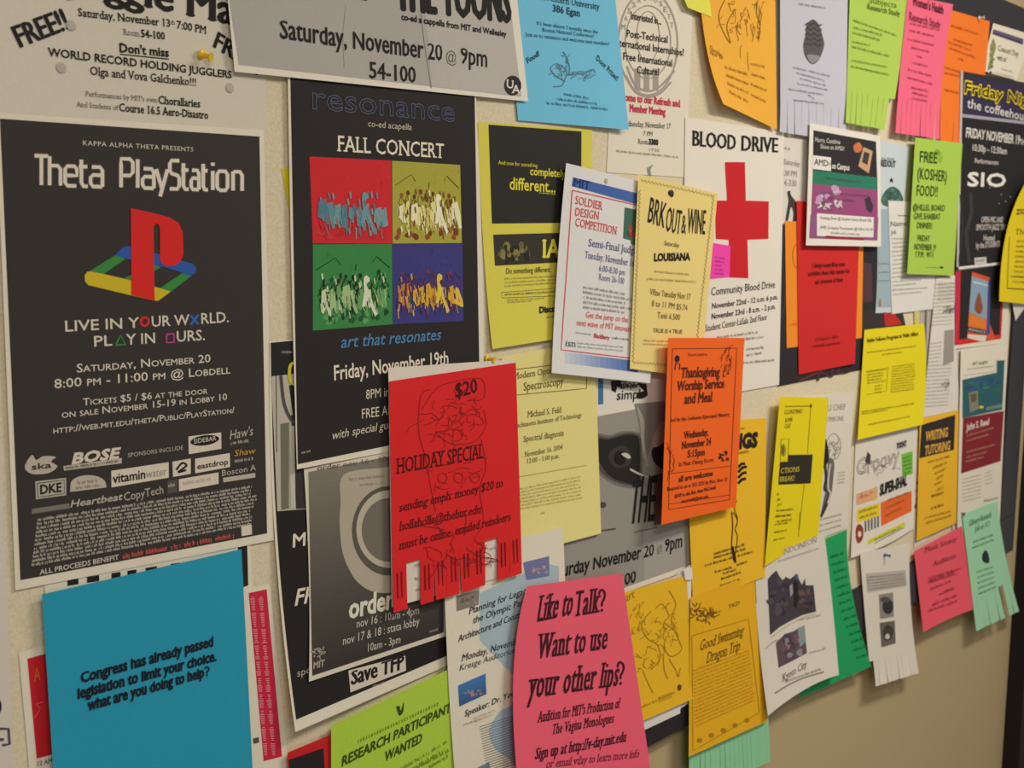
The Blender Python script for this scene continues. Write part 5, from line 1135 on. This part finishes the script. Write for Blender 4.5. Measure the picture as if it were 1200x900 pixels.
PB.B(P, 320, 480, 70, 110, 26, [(62, 62, 76), (90, 78, 86), (54, 48, 56)], sz=(14, 34), part='stage_photograph', lvl=3); PB.B(P, 490, 490, 70, 80, 22, [(110, 86, 86), (80, 60, 62), (60, 48, 52)], sz=(12, 28), part='stage_photograph', lvl=3)
PB.POLY(P, [(415, 400), (430, 355), (452, 380), (455, 480), (440, 560), (418, 540), (425, 470)], (40, 32, 36), part='stage_photograph', lvl=4); PB.POLY(P, [(392, 400), (412, 385), (416, 450), (398, 480)], (170, 164, 172), part='stage_photograph', lvl=4); PB.E(P, 440, 335, 14, 20, (80, 100, 140), part='stage_photograph', lvl=5)
PB.C(P, [(260, 765), (360, 690), (480, 625), (575, 595)], 4, (190, 170, 90), part='fine_print')
q_.POLY(P, [(110, 350), (150, 310), (185, 300), (235, 272), (246, 395), (190, 425), (122, 460)], (96, 82, 88), part='crowd_photograph'); q_.B(P, 175, 370, 46, 60, 26, [(120, 84, 96), (70, 58, 68), (150, 140, 150), (84, 66, 80)], sz=(8, 18), part='crowd_photograph', lvl=3); q_.POLY(P, [(205, 285), (236, 274), (242, 345), (215, 370)], (140, 156, 160), part='crowd_photograph', lvl=4)
q_.G(P, 210, 255, 310, 232, 14, (176, 166, 150)); q_.C(P, [(65, 375), (100, 345), (130, 335)], 5, (180, 170, 150)); q_.G(P, 255, 400, 330, 378, 12, (160, 150, 140)); q_.T(P, 'Kyoto City', 140, 520, 245, 456, 32, GREY, serif=True); q_.G(P, 150, 525, 310, 470, 14, GREY); q_.C(P, [(105, 572), (160, 538), (230, 505), (320, 478)], 5, GREY, part='fine_print')

# golden sketch and swimming flyers
P = K['sketch']; SKK = (176, 132, 30)
l_.C(P, [(760, 210), (720, 270), (745, 330), (790, 360), (800, 420), (760, 470)], 4, SKK); l_.C(P, [(840, 120), (870, 180), (850, 250), (880, 330), (895, 380), (850, 410), (820, 370), (830, 320)], 4, SKK); l_.C(P, [(780, 200), (810, 180), (840, 230), (820, 260), (860, 290)], 4, SKK)
l_.SC(P, 790, 290, 90, 110, 32, SKK, seed=4, wd=.7, size=.4); l_.C(P, [(725, 470), (745, 520), (770, 570)], 4, SKK); l_.C(P, [(815, 400), (820, 470), (835, 510)], 4, SKK); l_.C(P, [(840, 420), (870, 470), (880, 500), (890, 460)], 4, SKK); l_.E(P, 886, 546, 9, 14, (90, 64, 16)); l_.SC(P, 700, 250, 30, 60, 16, SKK, seed=5, wd=.7); l_.SC(P, 740, 440, 40, 30, 14, SKK, seed=6, wd=.8)
l_.T(P, 'art', 650, 170, 690, 150, 40, SKK); l_.G(P, 715, 640, 870, 570, 14, (170, 130, 30)); l_.R(P, [(790, 590), (850, 566), (855, 590), (795, 614)], (214, 164, 24), n=2)
P = K['swim']; SW = (112, 80, 14)
l_.SC(P, 990, 220, 50, 40, 40, SW, seed=7, wd=1.0); W3.T(P, 'TKD', 380, 680, 460, 650, 26, SW); FRAME(P, [(811, 745), l_.p((1190, 245)), (890, 835), (812, 880)], .6, (160, 120, 24))
l_.T(P, 'Good Swimming', 975, 385, 1165, 315, 44, SW, part='headline', it=.2, serif=True); l_.T(P, 'Dragon Trip', 1005, 440, 1150, 382, 46, SW, part='headline', it=.2, serif=True)
l_.GB(P, [(945, 460), (1195, 370), (1225, 600), (955, 720)], 16, 9, (176, 134, 30), seed=9, ragged=.03)
for k in range(5): l_.E(P, 975 + k * 52, 778 - k * 22, 12, 10, (176, 134, 30))

# lecture flyer with blue map
P = K['resLow']; O6 = V(500, 620, 6); O7 = V(500, 750, 6)
POLY(P, [(562, 695), (600, 678), (640, 660), (655, 664), (655, 780), (600, 790), (562, 750)], (176, 200, 208), 'blue_map', 1)
O6.R(P, [(680, 235), (862, 190), (862, 330), (700, 360)], (120, 124, 170), part='picture', lvl=2, n=4); O6.B(P, 790, 290, 60, 30, 12, [(190, 160, 150), (160, 150, 170)], sz=(8, 16), part='picture', lvl=3); O6.R(P, [(210, 470), (370, 430), (365, 530), (212, 578)], (140, 132, 122), part='picture', lvl=2, n=4); O6.B(P, 290, 505, 60, 30, 14, [(110, 104, 96), (160, 152, 140)], sz=(8, 14), part='picture', lvl=3)
PV = (54, 46, 62)
O6.T(P, 'Planning for Legacy:', 300, 600, 730, 440, 46, PV, part='headline', it=.2, bold=.01); O6.T(P, 'the Olympic Park', 325, 665, 700, 525, 46, PV, part='headline', it=.2, bold=.01); O6.T(P, 'Architecture and Construction', 222, 795, 760, 580, 46, PV, part='headline', it=.2, bold=.01)
O7.T(P, 'Monday, November 15', 248, 150, 730, 0, 46, PV, it=.2, bold=.01); O7.T(P, 'Kresge Auditorium, MIT', 232, 218, 740, 50, 42, (70, 64, 76), it=.2)
GRAD(P, O7.q([(222, 320), (415, 235), (420, 380), (230, 468)]), (70, 130, 190), (60, 96, 150), 4, 'harbour_picture', 2); O7.B(P, 330, 370, 70, 20, 16, [(160, 150, 150), (190, 140, 120), (120, 130, 150)], sz=(8, 14), part='harbour_picture', lvl=3)
O7.T(P, 'Speaker: Dr. Yoon', 268, 540, 640, 380, 42, PV, it=.15, bold=.01); O7.G(P, 330, 560, 480, 500, 18, (180, 150, 140)); O7.G(P, 260, 605, 380, 560, 18, GREY); O7.G(P, 340, 580, 460, 530, 16, (180, 150, 140))
O7.CP(P, [(440, 640), (500, 520), (560, 480), (640, 470), (640, 860), (560, 820), (480, 760)], (170, 190, 206), part='blue_map', lvl=1)
for k in range(20): O7.L(P, [(370 + k * 3, 612 + k * 17), (650, 520 + k * 18)], 4, (110, 104, 104), part='fine_print')
O7.POLY(P, [(360, 895), (440, 860), (450, 920), (360, 940)], (120, 136, 150))

# lime research flyer
P = K['research']; RK2 = (62, 84, 20)
Z5.CP(P, [(868, 350), (890, 345), (898, 375), (920, 318), (915, 385), (890, 412), (878, 390)], (60, 80, 24), part='emblem')
for k in range(30):
    t = k / 29; x = 600 + t * 555; y = 605 - t * 262; Z5.L(P, [(x, y), (x + 2, y - 24)], 5 + k % 3 * 2, (120, 146, 40), part='fine_print')
Z5.T(P, 'RESEARCH PARTICIPANTS', 485, 768, 1275, 370, 64, RK2, part='headline', it=.2, bold=.025); Z5.T(P, 'WANTED', 785, 735, 1045, 598, 64, RK2, part='headline', it=.2, bold=.025)
for x0, y0, x1, y1 in ((900, 800, 1230, 600), (960, 810, 1230, 650), (1060, 810, 1240, 700), (900, 850, 1240, 665)): Z5.G(P, x0, y0, x1, y1, 30, (90, 116, 30))
P = K['redlow']
Z5.POLY(P, [(112, 722), (355, 640), (375, 1000), (130, 1080)], (38, 32, 32), part='black_panel')

# pink lips flyer
P = K['lips']; LP = (66, 20, 30)
l_.T(P, 'Like to', 262, 258, 410, 226, 112, LP, part='headline', serif=True, bx=.018, xh=.47, it=.12, spacing=1.12); l_.T(P, 'Talk', 424, 234, 528, 216, 108, LP, part='headline', serif=True, bx=.02, xh=.47, spacing=1.12)
l_.T(P, 'Want to use', 262, 420, 564, 376, 104, LP, part='headline', serif=True, bx=.02, xh=.47, spacing=1.12); l_.T(P, 'your other lips', 222, 594, 612, 538, 112, LP, part='headline', serif=True, bx=.02, xh=.47, spacing=1.12)
QM(l_, P, 546, 213, 96, 9, LP, .26); QM(l_, P, 628, 535, 100, 9, LP, .26)
l_.T(P, "Audition for MIT's Production of", 264, 700, 622, 636, 44, LP, serif=True, bx=.012, xh=.47, spacing=1.1); l_.T(P, 'The Vagina Monologues', 326, 752, 596, 700, 42, LP, serif=True, bx=.012, xh=.47, spacing=1.1)
l_.T(P, 'Sign up at http://v-day.mit.edu', 252, 862, 648, 784, 46, LP, serif=True, bx=.024, xh=.47, spacing=1.08); l_.T(P, 'or email vday to learn more info', 300, 900, 708, 852, 34, (120, 40, 56), serif=True)

# ---------------------------------------------------------------- pins and tacks
def lathe(name, prof, m, parent=None, n=20):
    vs = []; fs = []
    for r, h in prof:
        for i in range(n):
            a = 2 * math.pi * i / n; vs.append((r * math.cos(a), -h, r * math.sin(a)))
    k = len(prof)
    for j in range(k - 1):
        for i in range(n): fs.append((j * n + i, j * n + (i + 1) % n, (j + 1) * n + (i + 1) % n, (j + 1) * n + i))
    fs.append(tuple(range(n))); fs.append(tuple((k - 1) * n + i for i in range(n - 1, -1, -1)))
    return link(name, vs, fs, m, parent)
STEEL = mat((170, 168, 165), 0.3, 'ink', 'pin_steel', 0.6)
def pushpin(px, paper, col, label, tilt=(0.0, 0.0), s=1.0):
    P = K[paper] if paper else None
    w = wall_at(px); p = P.at(w) if P else pt(w, 0.0)
    t = bpy.data.objects.new('pushpin', None); C.objects.link(t); t.location = p; t.rotation_euler = (tilt[0], 0, tilt[1])
    tag(t, label, 'push pin')
    m = mat(col, 0.3, 'ink', None, 0.5)
    lathe('pin_head', [(0.0048 * s, 0.001), (0.0055 * s, 0.0016), (0.0052 * s, 0.0028), (0.003 * s, 0.0045), (0.0027 * s, 0.009), (0.0034 * s, 0.0105), (0.0048 * s, 0.0115), (0.0046 * s, 0.0128)], m, t)
    lathe('pin_needle', [(0.0004, -0.0004), (0.0006, 0.0015)], STEEL, t, 8)
def tack(px, paper, label, col=(190, 182, 168), r=0.0046, group=None):
    w = wall_at(px); p = K[paper].at(w)
    o = lathe('thumbtack', [(r, 0.0003), (r, 0.0007), (r * .85, 0.0011)], mat(col, 0.4, 'ink', None, 0.4)); o.location = p
    tag(o, label, 'thumbtack', group)
pushpin((234, 63), 'juggle', (240, 200, 30), 'yellow push pin in the juggling flyer beside the slanted FREE', (0.3, 0.5), .95)
pushpin((569, 420), None, (236, 200, 40), 'yellow push pin just above the red holiday flyer, below the yellow flyer', (0.1, 0.3), .95)
pushpin((1146, 21), 'orafar', (240, 238, 232), 'tiny white push pin at the top of the orange flyer on the frame rail', (0.0, 0.2), .7)
pushpin((1036, 650), 'strip2', (50, 84, 160), 'small blue push pin at the top of the white strip flyer', (0.1, 0.3), .7)
pushpin((1124, 601), 'reedb', (110, 40, 50), 'dark red push pin between the golden tutoring flyer and the mint flyer', (0.1, 0.2), .8)
tack((71.5, 79.5), 'juggle', 'pale grey flat thumbtack left of the line World Record on the juggling flyer')
tack((269, 103), 'juggle', 'pale grey flat thumbtack below the word Jugglers on the juggling flyer')
tack((83, 30), 'juggle', 'pale grey flat thumbtack at the end of the slanted left FREE')
tack((710, 212), 'soldier', 'small clear tack at the top of the tilted white flyer', (190, 180, 166), .0035)
tack((787, 227), 'break', 'black flat tack at the top of the zigzag-bordered flyer', (50, 44, 40), .005)

for _p in PAPERS: _p.finish()
